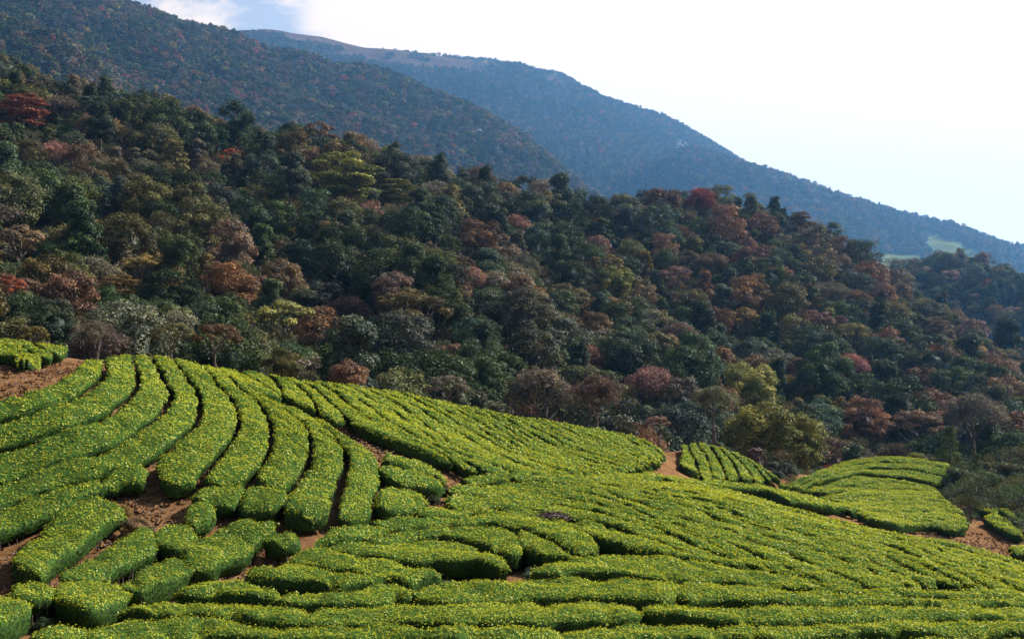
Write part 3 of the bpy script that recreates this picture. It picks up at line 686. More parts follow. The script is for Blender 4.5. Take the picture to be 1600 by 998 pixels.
def build_hedge(far_edge, near_edge, label, k):
    global n_leaves
    rnd = np.random.default_rng(1000 + k)
    lim = limit_for(label)
    A, B = plan_curve(far_edge, *lim), plan_curve(near_edge, *lim)
    if 10 <= k < 53:                                       # rows run into the next ones rather than stopping short
        for E_ in (A, B):
            E_[0] += unit(E_[0] - E_[6]) * .22; E_[-1] += unit(E_[-1] - E_[-7]) * .22
    dist = float(np.hypot(*((A + B) / 2).mean(0)))
    step = np.clip(.0065 * dist, .17, .5)
    _, la = resample(A, 5); _, lb = resample(B, 5)
    n = int(np.clip(max(la, lb) / step, 10, 420))
    A, _ = resample(A, n); B, _ = resample(B, n)
    C = (A + B) / 2
    s = np.r_[0, np.cumsum(np.hypot(*np.diff(C, axis=0).T))]
    L = s[-1]
    w = np.hypot(*(B - A).T); across = (B - A) / np.maximum(w, 1e-3)[:, None]
    inset = np.clip(.25 * w, .19, .36) if k < 10 else np.clip(.24 * w, .2, .5) if k < 29 or 45 <= k < 53 else np.clip(.36 * w, .24, .95) if k < 45 else np.clip(.36 * w, .24, .42)
    if 'small right hill' in label: inset = np.clip(.42 * w, .3, .72)
    A = A + across * (inset * .35)[:, None]; B = B - across * (inset * .65)[:, None]
    w = np.maximum(np.einsum('ij,ij->i', B - A, across), .12)
    C = (A + B) / 2
    cap = min(.32, L * .3)
    e = np.clip(np.minimum(s, L - s) / cap, 0, 1)
    round_ = np.sqrt(np.maximum(1 - (1 - e) ** 2, .05))
    t = T_PROF[None] - .5
    half = (w * round_)[:, None]
    x2 = C[:, None, :] + across[:, None, :] * (half * t + np.minimum(IN_PROF[None], 1) * np.minimum(half, .9))[..., None]
    wob = .07 * vnoise(s[:, None] / .8, T_PROF[None] * 1.3, 0.0, 200 + k) + .055 * vnoise(s[:, None] / .3, T_PROF[None] * 1.1 + Z_PROF[None] * 2, 0.0, 400 + k)
    x2 = x2 + across[:, None, :] * wob[..., None]
    along = np.stack([-across[:, 1], across[:, 0]], -1)
    x2 = x2 + along[:, None, :] * ((.16 * vnoise(T_PROF[None] * 2.2 + s[:, None] * .4, Z_PROF[None] * 2.5, 0.0, 300 + k)) * (1 - e)[:, None])[..., None]
    # ends slope outwards a little with the bush
    base = TEA(x2[..., 0], x2[..., 1])
    zp = np.broadcast_to(Z_PROF[None], base.shape).copy()
    top = (Z_PROF > -.3)[None]
    lump = .085 * fbm(x2[..., 0] / 1.2, x2[..., 1] / 1.2, 0.0, 31, 2) + .05 * vnoise(x2[..., 0] / .33, x2[..., 1] / .33, 0.0, 33)
    zp = zp + top * lump - top * (1 - round_)[:, None] * .16
    q = rnd.uniform(.3, 1.2)
    while q < L - .4:                                    # notches between one bush and the next
        depth = rnd.choice([.05, .1, .16, .3, .45], p=[.3, .3, .2, .12, .08])
        side, wid = (rnd.uniform(-.4, 1.4), rnd.uniform(.25, .8)) if depth < .2 else (rnd.choice([-.05, 1.05]), rnd.uniform(.2, .4))
        g = np.exp(-((s - q - .25 * rnd.normal() * (T_PROF[None].T - .5)) / rnd.uniform(.08, .15)) ** 2).T
        zp = zp - depth * g * np.exp(-((T_PROF[None] - side) / wid) ** 2) * top
        q += rnd.uniform(.6, 2.0)
    P = np.concatenate([x2, (base + zp)[..., None]], -1)
    nv = len(T_PROF)
    faces = grid_faces(n, nv)
    caps = [np.array([list(range(nv))[::1]]), np.array([[(n - 1) * nv + j for j in range(nv)][::-1]])]
    # face outwards whichever way the row was walked
    v = P.reshape(-1, 3)
    nrm = np.cross(v[faces[:, 1]] - v[faces[:, 0]], v[faces[:, 3]] - v[faces[:, 0]])
    if nrm[:, 2].sum() < 0: faces = faces[:, ::-1]; caps = [c[:, ::-1] for c in caps]
    o = link('tea_hedge', np_mesh('tea_hedge', v, [faces] + caps, M_BODY, True), label=label, category='tea hedge', group='clipped tea hedges in rows')
    # leaves over the whole bush
    a, b, c, d = (v[faces[:, i]] for i in range(4))
    N = np.cross(c - a, d - b); area = np.linalg.norm(N, axis=1) / 2; N = unit(N)
    fd = np.linalg.norm((a + c) / 2, axis=1)
    size = np.clip(.0019 * fd, .05, .13 if 'small right hill' in label else .165)
    zr = np.tile((Z_PROF[:-1] + Z_PROF[1:]) / 2, n - 1)
    dens = np.where(zr > -.12, 1.0, np.where(zr > -.5, .75, .25)) * 1.05 / (size * size * .58)
    cnt = rnd.poisson(area * dens)
    idx = np.repeat(np.arange(len(faces)), cnt)
    r1, r2 = rnd.random(len(idx))[:, None], rnd.random(len(idx))[:, None]
    pos = (a[idx] * (1 - r1) + b[idx] * r1) * (1 - r2) + (d[idx] * (1 - r1) + c[idx] * r1) * r2
    sz = size[idx] * rnd.uniform(.65, 1.35, len(idx))
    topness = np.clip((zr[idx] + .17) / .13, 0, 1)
    pos = pos + rnd.normal(size=pos.shape) * .022
    stray = rnd.random(len(idx)) < .02
    pos[:, 2] += np.where(stray & (topness > .5), rnd.uniform(0, .09, len(idx)), 0)
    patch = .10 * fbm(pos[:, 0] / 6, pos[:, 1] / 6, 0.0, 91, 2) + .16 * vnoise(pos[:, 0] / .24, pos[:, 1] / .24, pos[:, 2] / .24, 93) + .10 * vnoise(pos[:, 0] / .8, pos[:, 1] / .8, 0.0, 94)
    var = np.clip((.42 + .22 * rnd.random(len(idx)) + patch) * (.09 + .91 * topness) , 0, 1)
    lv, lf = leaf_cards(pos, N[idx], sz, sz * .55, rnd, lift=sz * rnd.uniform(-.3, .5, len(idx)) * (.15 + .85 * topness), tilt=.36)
    n_leaves += len(lf)
    if dist < 62:                                          # the woody stems under the bush
        q = np.arange(3, n - 3)[rnd.random(n - 6) < step / .3]
        q = np.r_[q, q, q]; tq = np.r_[np.full(len(q) // 3, .12), np.full(len(q) // 3, .5), np.full(len(q) // 3, .88)] + rnd.normal(size=len(q)) * .04
        root = C[q] + across[q] * (half[q] * (tq - .5)[:, None])
        tubes = [tube(np.array([[x_ + rnd.normal() * .03, y_ + rnd.normal() * .03, z_ - .12], [x_, y_, z_ + .18], [x_ + rnd.normal() * .06, y_ + rnd.normal() * .06, z_ + .42]]), [.022, .018, .012], 4)
                 for (x_, y_), z_ in zip(root, soil(root[:, 0], root[:, 1]))]
        if tubes:
            tv, tf = merge(tubes); link('stems', np_mesh('tea_stems', tv, tf, M_BARK, True), o, kind='stuff')
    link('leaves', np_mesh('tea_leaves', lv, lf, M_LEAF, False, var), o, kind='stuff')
for k, (fa, ne, lab) in enumerate(HEDGES):
    build_hedge(fa, ne, lab, k)
print('hedge leaves', n_leaves)
# ---------------------------------------------------------------- trees: crowns of leaf clumps on a trunk with limbs, crown radius about 5 m
def crown_shape(seed, kind, count=12000, leaf=.32):
    r = np.random.default_rng(seed)
    cl = []                                                  # clump centre, radius, flattening
    if kind == 'broad':
        flat = r.uniform(.8, 1.15); lean = r.normal(size=2) * .5
        for _k in range(46):
            u = unit(r.normal(size=3)); u[2] = u[2] * .85 + .15
            rad = r.uniform(.84, 1.06)
            cl.append((np.array([u[0] * 3.7 * rad + lean[0], u[1] * 3.7 * rad + lean[1], 5.3 + u[2] * 3.9 * rad * flat]), r.uniform(1.1, 1.8), r.uniform(.6, .9)))
    elif kind == 'tall':
        for _k in range(46):
            h = r.uniform(0, 1); rr = 3.2 * (1 - h * .75) * r.uniform(.4, 1); a = r.uniform(0, 6.3)
            cl.append((np.array([rr * math.cos(a), rr * math.sin(a), 3.6 + h * 7.2]), r.uniform(.8, 1.35), r.uniform(.6, .9)))
    elif kind == 'layered':
        for h, R, m in ((3.9, 4.0, 12), (5.5, 4.6, 16), (7.1, 4.0, 14), (8.3, 2.4, 7)):
            for _k in range(m):
                a = r.uniform(0, 6.3); rr = R * math.sqrt(r.uniform(.1, 1))
                cl.append((np.array([rr * math.cos(a), rr * math.sin(a), h + r.normal() * .3]), r.uniform(.9, 1.7), r.uniform(.2, .34)))
    elif kind == 'open':
        for _k in range(22):
            u = unit(r.normal(size=3)); u[2] = abs(u[2]) * .9 - .15
            cl.append((np.array([u[0] * 4.4, u[1] * 4.4, 6.3 + u[2] * 3.4]), r.uniform(.9, 1.5), r.uniform(.4, .7)))
        count = int(count * .6)
    elif kind == 'twiggy':
        for _k in range(26):
            u = unit(r.normal(size=3)); u[2] = abs(u[2]) * .9 - .2; rad = r.uniform(.5, 1)
            cl.append((np.array([u[0] * 4.0 * rad, u[1] * 4.0 * rad, 5.8 + u[2] * 3.5 * rad]), r.uniform(1.2, 1.9), .85))
        count = int(count * .85)
    elif kind == 'shrub':
        for _k in range(40):
            u = unit(r.normal(size=3)); u[2] = abs(u[2]); rad = r.uniform(.7, 1)
            cl.append((np.array([u[0] * 4.0 * rad, u[1] * 4.0 * rad, .8 + u[2] * 3.8 * rad]), r.uniform(1.0, 1.8), r.uniform(.6, .9)))
    elif kind == 'pine':
        for h in np.linspace(2, 10.4, 11):
            m = 7; R = 3.4 * (1 - (h - 2) / 9.4) + .4
            for q in range(m):
                a = q / m * 6.28 + r.uniform(0, .8); rr = R * r.uniform(.55, 1)
                cl.append((np.array([rr * math.cos(a), rr * math.sin(a), h + r.normal() * .25]), r.uniform(.6, .95), .55))
        count = int(count * .7)
    V, N, S, var = [], [], [], []
    w = np.array([c[1] ** 2 for c in cl]); w /= w.sum()
    for (c, R, fl), wt_ in zip(cl, w):
        m = max(12, int(count * wt_))
        d = unit(r.normal(size=(m, 3))); d[:, 2] = np.where((d[:, 2] < -.2) & (r.random(m) < .75), -d[:, 2], d[:, 2])
        lump = 1 + .28 * vnoise(d[:, 0] * 2.2 + c[0], d[:, 1] * 2.2 + c[1], d[:, 2] * 2.2, seed)
        rad = R * lump * r.uniform(.7, 1.06, m)
        V.append(c + d * rad[:, None] * np.array([1, 1, fl]))
        N.append(unit(d * np.array([.8, .8, 1 / max(fl, .4)]) + np.array([0, 0, .35])))
        S.append(leaf * r.uniform(.6, 1.3, m)); var.append(np.clip(.5 + r.normal() * .2 + r.normal(size=m) * .16, 0, 1))
    V, N, S, var = np.concatenate(V), np.concatenate(N), np.concatenate(S), np.concatenate(var)
    ratio = .6
    if kind == 'twiggy':
        S = S * np.where(r.random(len(S)) < .5, 2.0, .8); ratio = np.where(S > leaf * 1.15, .13, .6)
    if kind == 'pine': S = S * 1.7; ratio = .16
    v, f = leaf_cards(V, N, S, S * ratio, r, 0.0, .7 if kind in ('twiggy', 'pine') else .3)
    if kind in ('broad', 'tall', 'shrub') and count > 5500:                  # opaque core inside the crown, its shade put into a darker leaf colour
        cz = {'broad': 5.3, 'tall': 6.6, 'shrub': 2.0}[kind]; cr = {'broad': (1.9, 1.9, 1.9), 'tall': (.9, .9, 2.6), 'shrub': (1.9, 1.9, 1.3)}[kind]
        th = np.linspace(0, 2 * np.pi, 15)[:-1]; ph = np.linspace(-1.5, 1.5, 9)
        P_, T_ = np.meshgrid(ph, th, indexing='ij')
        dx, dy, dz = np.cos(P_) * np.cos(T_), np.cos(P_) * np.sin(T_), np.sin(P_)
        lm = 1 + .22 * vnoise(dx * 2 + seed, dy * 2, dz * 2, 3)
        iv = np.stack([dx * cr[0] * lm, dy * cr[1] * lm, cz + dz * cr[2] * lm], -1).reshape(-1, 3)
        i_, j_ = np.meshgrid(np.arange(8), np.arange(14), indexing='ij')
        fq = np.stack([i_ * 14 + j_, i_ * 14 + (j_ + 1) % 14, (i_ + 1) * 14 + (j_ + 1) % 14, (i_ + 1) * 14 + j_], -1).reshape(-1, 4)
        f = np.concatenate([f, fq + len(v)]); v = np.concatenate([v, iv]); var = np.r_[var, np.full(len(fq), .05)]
    # trunk and limbs
    top = max(c[0][2] for c in cl)
    z = np.linspace(-1.5, top * (.9 if kind in ('pine', 'tall') else .6), 6)
    bend = np.cumsum(r.normal(size=(6, 2)) * .16, 0)
    path = np.c_[bend, z]
    parts = [tube(path, np.linspace(.36, .1, 6), 7)]
    if kind != 'pine':
        for j in r.choice(len(cl), 9, replace=False):
            e = cl[j][0]; t0 = min(r.uniform(.45, .95) * z[-1], e[2] * .85)
            s0 = np.array([np.interp(t0, z, path[:, 0]), np.interp(t0, z, path[:, 1]), t0])
            mid = (s0 + e) / 2 + np.array([0, 0, -.3]) + r.normal(size=3) * .2
            parts.append(tube(np.stack([s0, mid, e + (e - mid) * .25]), [.15, .1, .04], 5))
    tv, tf = merge(parts)
    return (v, f, var), (tv, tf)
KINDS = ['broad', 'broad', 'broad', 'tall', 'layered', 'open', 'twiggy', 'broad', 'layered', 'pine', 'shrub', 'twiggy', 'shrub', 'broad', 'broad', 'open', 'tall']
CROWN, TRUNK, WHOLE = {}, {}, []
for i, kd in enumerate(KINDS):
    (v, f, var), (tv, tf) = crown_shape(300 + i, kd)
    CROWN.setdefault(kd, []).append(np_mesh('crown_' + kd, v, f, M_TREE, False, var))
    TRUNK.setdefault(kd, []).append(np_mesh('trunk_' + kd, tv, tf, M_BARK, True))
def whole_tree(seed, kd, count, leaf):
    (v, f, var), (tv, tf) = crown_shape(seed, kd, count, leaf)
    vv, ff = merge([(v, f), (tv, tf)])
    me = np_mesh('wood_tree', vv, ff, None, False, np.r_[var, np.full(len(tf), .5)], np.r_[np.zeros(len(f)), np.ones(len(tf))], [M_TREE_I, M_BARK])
    return bpy.data.objects.new('wood_tree', me)
def library(name, specs):
    c = bpy.data.collections.new(name)
    for s in specs: c.objects.link(whole_tree(*s))
    return c
LIB_NEAR = library('wood_kinds', [(400 + i, kd, 5200, .42) for i, kd in enumerate(['broad', 'broad', 'broad', 'open', 'tall', 'broad', 'twiggy'])])
LIB_FAR = library('mountain_kinds', [(450 + i, kd, 420, 1.15) for i, kd in enumerate(['broad', 'broad', 'broad', 'broad', 'tall', 'broad'])])

TINT = {'G': (.032, .043, .020), 'B': (.042, .053, .038), 'O': (.074, .068, .031), 'Y': (.128, .128, .036), 'N': (.108, .066, .042),
        'R': (.185, .050, .032), 'P': (.138, .088, .070), 'H': (.092, .080, .060), 'C': (.130, .090, .032), 'S': (.05, .07, .03)}
WORDS = {'G': 'dark green', 'B': 'grey green', 'O': 'olive', 'Y': 'yellow green', 'N': 'rusty brown', 'R': 'red', 'P': 'pinkish brown', 'H': 'grey brown', 'C': 'ochre', 'S': 'green'}
FORM = {'G': ['broad', 'broad', 'broad', 'tall'], 'B': ['broad', 'broad', 'tall'], 'O': ['broad', 'broad', 'open'], 'Y': ['layered', 'broad'], 'N': ['broad', 'broad', 'open'], 'R': ['broad', 'open'],
        'P': ['twiggy', 'broad'], 'H': ['twiggy', 'broad'], 'C': ['open', 'broad'], 'S': ['shrub']}
def tint(kd, rnd):
    c = np.array(TINT[kd]) * rnd.uniform(.75, 1.3) * (1 + rnd.normal(size=3) * .08)
    return np.clip(c, .005, .4)
def floor_z(x, y):
    z = np.where((np.asarray(y) > 86), WOOD(x, y), -99.0)
    k = KNOB(x, y)
    z = np.where((np.asarray(y) > 400) & (np.asarray(x) > 40), np.maximum(z * (np.asarray(y) < 465) + -99 * (np.asarray(y) >= 465), k), z)
    return np.maximum(z, soil(x, y))
# trees the photograph lets you single out: centre of the crown, width, colour, form, label, distance when known
SINGLE = [
 (38,178,78,'R','layered','bright red flat-topped tree high at the left edge',0),
 (28,378,88,'N','open','tall rusty pink tree at the left edge halfway up',0),
 (8,455,60,'R','open','red tree with bare pale trunk at the left edge',118),
 (40,238,62,'O','broad','round ochre olive tree just below the bright red one at left',0),
 (96,168,62,'H','twiggy','feathery brown grey tree right of the bright red one',0),
 (90,232,62,'P','twiggy','bare mauve grey tree between olive and green crowns upper left',0),
 (345,432,92,'N','broad','wide rust red domed tree left of centre in the lower forest',0),
 (408,432,56,'P','open','pink tipped dark tree right of the wide rust red dome',0),
 (222,398,66,'C','open','golden brown tree left of the wide rust red dome',0),
 (185,440,80,'C','layered','flat ochre brown tree low on the left',0),
 (315,345,96,'O','broad','big pale khaki tree standing out halfway up the left slope',0),
 (448,505,92,'Y','open','yellow olive tree low in the forest left of centre',138),
 (443,566,62,'O','broad','low olive bush tree touching the tea crest left of centre',100),
 (335,538,66,'N','open','small rusty tree above the top of the round knoll',118),
 (270,525,62,'O','open','pale olive tree directly above the round knoll',118),
 (80,505,76,'B','broad','blue green tree above the far left tea plot',115),
 (150,535,66,'H','twiggy','grey brown brush above the bare red bank',98),
 (55,533,44,'C','open','small ochre bush at the edge of the far left tea plot',92),
 (362,230,36,'R','open','small dark pink tree on the upper left slope',0),
 (405,195,30,'R','layered','small orange red crown, left of two on the left ridge',0),
 (436,195,30,'R','layered','small orange red crown, right of two on the left ridge',0),
 (308,232,50,'H','tall','pale grey feathery upright tree on the upper left slope',0),
 (545,478,80,'P','twiggy','bare pinkish grey tree in the dark hollow',0),
 (530,272,118,'Y','layered','wide layered yellow green tree high in the forest',0),
 (620,296,66,'Y','layered','yellow green tree right of the wide layered one',0),
 (700,535,72,'N','open','rusty pink round tree low in the centre',0),
 (750,372,82,'N','broad','large rust coloured tree on the rib at centre',0),
 (722,395,44,'N','open','small bright rust crown under the large rust one',0),
 (753,484,40,'C','open','small golden tree in the centre of the forest',0),
 (814,508,34,'C','open','small yellow ochre tree right of the golden one',0),
 (850,612,140,'H','twiggy','very wide bare grey brown thicket behind the tea crest',0),
 (930,628,100,'H','twiggy','grey brown thicket with green at its right, behind the crest',122),
 (700,612,60,'H','open','low pale brown bush tree just above the tea crest',112),
 (540,592,70,'N','shrub','low brown bush on the tea crest left of centre',96),
 (985,572,92,'B','broad','large blue green tree right of the grey thicket',0),
 (1015,600,92,'P','twiggy','purple brown tree right of the grey thicket',0),
 (1058,428,52,'P','open','bright pink tree in the upper right forest, left of two',0),
 (1108,406,60,'P','twiggy','bright pink tree in the upper right forest, right of two',0),
 (1098,312,48,'R','broad','deep red domed crown at the top of the right ridge',0),
 (1075,332,38,'N','twiggy','brown pink crown just below the deep red summit crown',0),
 (1062,304,30,'G','broad','dark green summit tree left of the deep red crown',0),
 (965,440,62,'Y','broad','pale yellow green domed tree near the forest centre right',0),
 (1178,612,92,'Y','broad','upper layered yellow green tree behind the little mound',146),
 (1180,662,124,'Y','broad','bright wide yellow green tree right behind the little mound',136),
 (1256,692,112,'Y','broad','broad olive yellow tree between the mound and the small right hill',134),
 (1110,640,70,'H','twiggy','grey olive bush tree left of the bright wide one',134),
 (1042,664,42,'P','open','small pinkish round bush above the mound',122),
 (1350,650,84,'N','broad','dark rusty tree behind the small right hill',0),
 (1290,588,92,'G','broad','big dark green tree above the olive one at right',0),
 (1430,668,80,'P','open','pinkish brown tree above the right end of the small hill',0),
 (1520,655,104,'H','twiggy','big hazy grey green tree at the right above the shrubs',172),
 (1462,520,62,'N','layered','rust brown flat tree on the right flank',0),
 (1378,456,50,'N','broad','rust brown crown near the right ridge',0),
 (1398,462,36,'Y','open','small yellow green crown on the right ridge flank',0),
 (1250,345,46,'N','layered','dark bronze flat tree on the right ridge',0),
 (1225,332,36,'G','pine','pointed dark green tree on the right ridge',0),
 (603,230,30,'G','tall','dark upright tree breaking the skyline of the left ridge',0),
 (1330,520,56,'Y','open','mossy yellow green crown halfway up the right flank',0),
 (1300,455,56,'H','twiggy','grey olive brush crown near the right ridge',0),
 (1160,500,60,'C','open','ochre topped crown in the middle of the right forest',0),
 (1075,470,64,'O','broad','olive domed crown under the bright pink trees',0)]
chosen = []                                                 # x, y, z, scale, colour key, form, label or None
for (px, py, wd, kd, form, lab, dd) in SINGLE:
    if dd: p = P3(px, py, dd)
    else: p = hit(WOOD, [px], [py], 92, 480, 1.0, 6.0)[0][0]
    d = project(p)[2]
    if dd and p[2] - floor_z(np.array([p[0]]), np.array([p[1]]))[0] > {'shrub': 2.4, 'tall': 7}.get(form, 6.0) * wd / 2 / F * d / 4.9 + 4 and py < 640:
        p = hit(WOOD, [px], [py], 92, 480, 1.0, 6.0)[0][0]; d = project(p)[2]
    R = wd / 2 / F * d
    sc = R / 4.9
    x, y = p[0], p[1]
    mid = {'shrub': 2.4, 'pine': 6, 'tall': 7}.get(form, 6.0) * sc
    z = float(p[2] - mid)
    g = float(floor_z(np.array([x]), np.array([y]))[0])
    if z > g and not dd: z = g - .2
    chosen.append((x, y, z, sc, kd, form, lab))
ns = len(chosen)
# the rest of the wood, spread so that crowns just meet
cell, occ, pts = 5.0, {}, []
def free(x, y, r):
    i, j = int(x // cell), int(y // cell)
    for a in (-2, -1, 0, 1, 2):
        for b in (-2, -1, 0, 1, 2):
            for (u, v, q) in occ.get((i + a, j + b), ()):
                if (u - x) ** 2 + (v - y) ** 2 < ((r + q) * .5) ** 2: return False
    return True
def put(x, y, r): occ.setdefault((int(x // cell), int(y // cell)), []).append((x, y, r))
for t in chosen: put(t[0], t[1], 4.2 * 1.7 * t[3])
rt = np.random.default_rng(77)
HAND = [(px, py, wd / 2, t[1]) for (px, py, wd, *_r), t in zip(SINGLE, chosen)]
for _k in range(90000):
    dd = rt.uniform(88, 720); px = rt.uniform(-260, 1860)
    if rt.random() > dd / 720: continue
    x, y = (px - 800) / F * dd, dd
    if y < 470:
        g0 = WOOD(x, y); s0 = soil(x, y)
        if s0 > g0 + 1.0 or TEA(x, y) > -9 and y < 112 and x > -34: continue
    elif x < 75 or y > 715: continue
    if y < 133 and px > 1010: continue
    sc = rt.choice([.6, .8, .95, 1.1, 1.3], p=[.15, .2, .3, .22, .13]) * rt.uniform(.9, 1.1) * (1.0 if y > 150 else .8)
    r = 6.3 * sc
    gz_ = floor_z(np.array([x]), np.array([y]))[0]; qx, qy, qd = project(np.array([x, y, gz_ + 5.5 * sc])); qr = 4.6 * sc / qd * F
    if any(qd < hd and (qx - hx) ** 2 + (qy - hy) ** 2 < (.75 * (qr + hr)) ** 2 for hx, hy, hr, hd in HAND): continue
    if free(x, y, r): put(x, y, r); pts.append((x, y, sc))
pts = np.array(pts)
gz = floor_z(pts[:, 0], pts[:, 1])
topz = gz + 8.6 * pts[:, 2]
ppx, ppy, pd = project(np.c_[pts[:, 0], pts[:, 1], topz - 1.5 * pts[:, 2]])
vis = (ppx > -25) & (ppx < 1625) & (ppy > -20)
tt = np.linspace(.2, .985, 90)
rx = pts[:, 0, None] * tt; ry = pts[:, 1, None] * tt; rz = (topz - 1.0)[:, None] * tt
blk = np.maximum(np.where(ry < 160, TEA(rx, ry), -99), np.where((ry > 95) & (ry < 470), WOOD(rx, ry) + 5.0, -99))
near_self = (1 - tt)[None] * pd[:, None] < 9
blk = np.where(near_self, -99, blk)
vis &= ~(rz < blk).any(1)
def pick_kind(px, py, rnd):
    n = vnoise(px / 120, py / 90, 0.0, 61)
    w = dict(G=5.0, B=2.8, O=2.4, Y=.05, N=1.5, R=.04, P=.45, H=1.7, C=.22)
    if px > 1000: w.update(N=1.9, H=1.6, B=3.6)
    if n > .25: w['N'] *= 2.2; w['H'] *= 1.6
    if n < -.2: w['G'] *= 1.8; w['B'] *= 1.5
    k = list(w); p = np.array([w[q] for q in k]); return k[rnd.choice(len(k), p=p / p.sum())]
size_px = pts[:, 2] * 9.6 / pd * F
order = np.argsort(-np.where(vis, size_px, -1))
single_fill = order[:300 - ns]
single_fill = single_fill[vis[single_fill]]
for i in single_fill:
    kd = pick_kind(ppx[i], ppy[i], rt)
    chosen.append((pts[i, 0], pts[i, 1], float(gz[i]), pts[i, 2], kd, FORM[kd][rt.integers(len(FORM[kd]))], None))
rest = np.setdiff1d(np.arange(len(pts)), single_fill)
print('trees single', len(chosen), 'of them by hand', ns, 'in the mass', len(rest), 'seen', int(vis.sum()))
# labels for the ones without a hand-written label: where they stand and how they count from the left
ZONES = [(140, 'above the far left tea plot'), (345, 'above the round tea knoll'), (690, 'above the earth path'), (1040, 'above the long tea crest'),
         (1225, 'above the little tea mound'), (1480, 'above the small right tea hill'), (9999, 'at the far right')]
def band(py, px):
    base = np.interp(px, [0, 340, 1040, 1200, 1400, 1600], [535, 560, 690, 735, 710, 700])
    top = np.interp(px, [0, 400, 600, 780, 1100, 1300, 1600], [95, 195, 240, 315, 300, 365, 570])
    f = (base - py) / max(base - top, 60)
    return ['at forest foot', 'low in forest', 'midway up forest', 'high in forest', 'on forest ridge'][int(np.clip(f * 5, 0, 4))]
rows = {}
for i, t in enumerate(chosen):
    px, py, d = project(np.array([t[0], t[1], t[2] + 6 * t[3]]))
    if t[6] is None:
        zone = next(zn for lim, zn in ZONES if px < lim)
        rows.setdefault((WORDS[t[4]], band(py, px), zone), []).append((float(px), i))
labels = {}
NUM = ORD + ['twenty ' + o for o in ORD[:9]] + ['thirtieth']
for (wd, bd, zn), lst in rows.items():
    lst.sort()
    for q, (_px, i) in enumerate(lst):
        labels[i] = ('lone %s tree %s %s' % (wd, bd, zn)) if len(lst) == 1 else '%s %s tree from left, %s %s' % (NUM[q], wd, bd, zn)
LOWER = np_mesh('trunk', *tube(np.array([[.05, 0, -.1], [0, .04, .35], [.03, -.03, .7], [0, 0, 1.0]]), [.5, .43, .39, .36], 7), M_BARK, True)
def plant_tree(t, label, name='tree', category='tree', group='trees of the mixed forest'):
    x, y, z, sc, kd, form, _l = t
    i = rt.integers(len(CROWN[form]))
    o = link(name, None, label=label, category=category, group=group)
    o.location = (x, y, z); o.rotation_euler = (rt.normal() * .04, rt.normal() * .04, rt.uniform(0, 6.28))
    o.scale = (sc * rt.uniform(.92, 1.1), sc * rt.uniform(.92, 1.1), sc * rt.uniform(.9, 1.12))
    tr = link('trunk', TRUNK[form][i], o)
    g = float(floor_z(np.array([x]), np.array([y]))[0])
    up = max(0.0, (z - g)) / sc                            # a taller trunk where the crown stands high above the ground
    if up > .2:
        o.location.z = g
        tr.location.z = up
        link('trunk', LOWER, o).scale = (1, 1, up + .3)
    c = link('crown', CROWN[form][i], o, kind='stuff')
    if up > .2: c.location.z = up
    c.color = (*tint(kd, rt), 1)
    return o
for i, t in enumerate(chosen):
    plant_tree(t, t[6] or labels[i])

# ---------------------------------------------------------------- the wood beyond counting, and the trees of the mountain: one object each, trees set out by geometry nodes
def scatter(name, pos, scale, pick, colr, lib, rnd):
    me = bpy.data.meshes.new(name)
    me.vertices.add(len(pos)); me.vertices.foreach_set('co', np.asarray(pos, np.float32).ravel())
    for nm, ty, val, key in (('size', 'FLOAT', scale, 'value'), ('pick', 'INT', pick, 'value'), ('turn', 'FLOAT', rnd.uniform(0, 6.28, len(pos)), 'value')):
        a = me.attributes.new(nm, ty, 'POINT'); a.data.foreach_set(key, np.asarray(val, np.int32 if ty == 'INT' else np.float32))
    a = me.attributes.new('tint', 'FLOAT_COLOR', 'POINT'); a.data.foreach_set('color', np.c_[colr, np.ones(len(pos))].astype(np.float32).ravel())
    o = link(name, me, kind='stuff')
    ng = bpy.data.node_groups.new(name, 'GeometryNodeTree')
    ng.interface.new_socket('Geometry', in_out='INPUT', socket_type='NodeSocketGeometry')
    ng.interface.new_socket('Geometry', in_out='OUTPUT', socket_type='NodeSocketGeometry')
    gi, go = ng.nodes.new('NodeGroupInput'), ng.nodes.new('NodeGroupOutput')
    ci = ng.nodes.new('GeometryNodeCollectionInfo'); ci.inputs['Collection'].default_value = lib
    ci.inputs['Separate Children'].default_value = True; ci.inputs['Reset Children'].default_value = True
    ip = ng.nodes.new('GeometryNodeInstanceOnPoints'); ip.inputs['Pick Instance'].default_value = True
    def attr(nm, ty):
        n = ng.nodes.new('GeometryNodeInputNamedAttribute'); n.data_type = ty; n.inputs['Name'].default_value = nm
        return n.outputs['Attribute']
    cx = ng.nodes.new('ShaderNodeCombineXYZ'); ng.links.new(attr('turn', 'FLOAT'), cx.inputs['Z'])
    ng.links.new(gi.outputs[0], ip.inputs['Points']); ng.links.new(ci.outputs[0], ip.inputs['Instance'])
    ng.links.new(attr('pick', 'INT'), ip.inputs['Instance Index'])
    ng.links.new(cx.outputs[0], ip.inputs['Rotation']); ng.links.new(attr('size', 'FLOAT'), ip.inputs['Scale'])
    ng.links.new(ip.outputs[0], go.inputs[0])
    md = o.modifiers.new('scatter', 'NODES'); md.node_group = ng
    return o
rk = [pick_kind(ppx[i], ppy[i], rt) for i in rest]
scatter('forest_mass', np.c_[pts[rest, 0], pts[rest, 1], gz[rest]], pts[rest, 2] * rt.uniform(.9, 1.1, len(rest)), rt.integers(0, 7, len(rest)),
        np.array([tint(k, rt) for k in rk]), LIB_NEAR, rt)

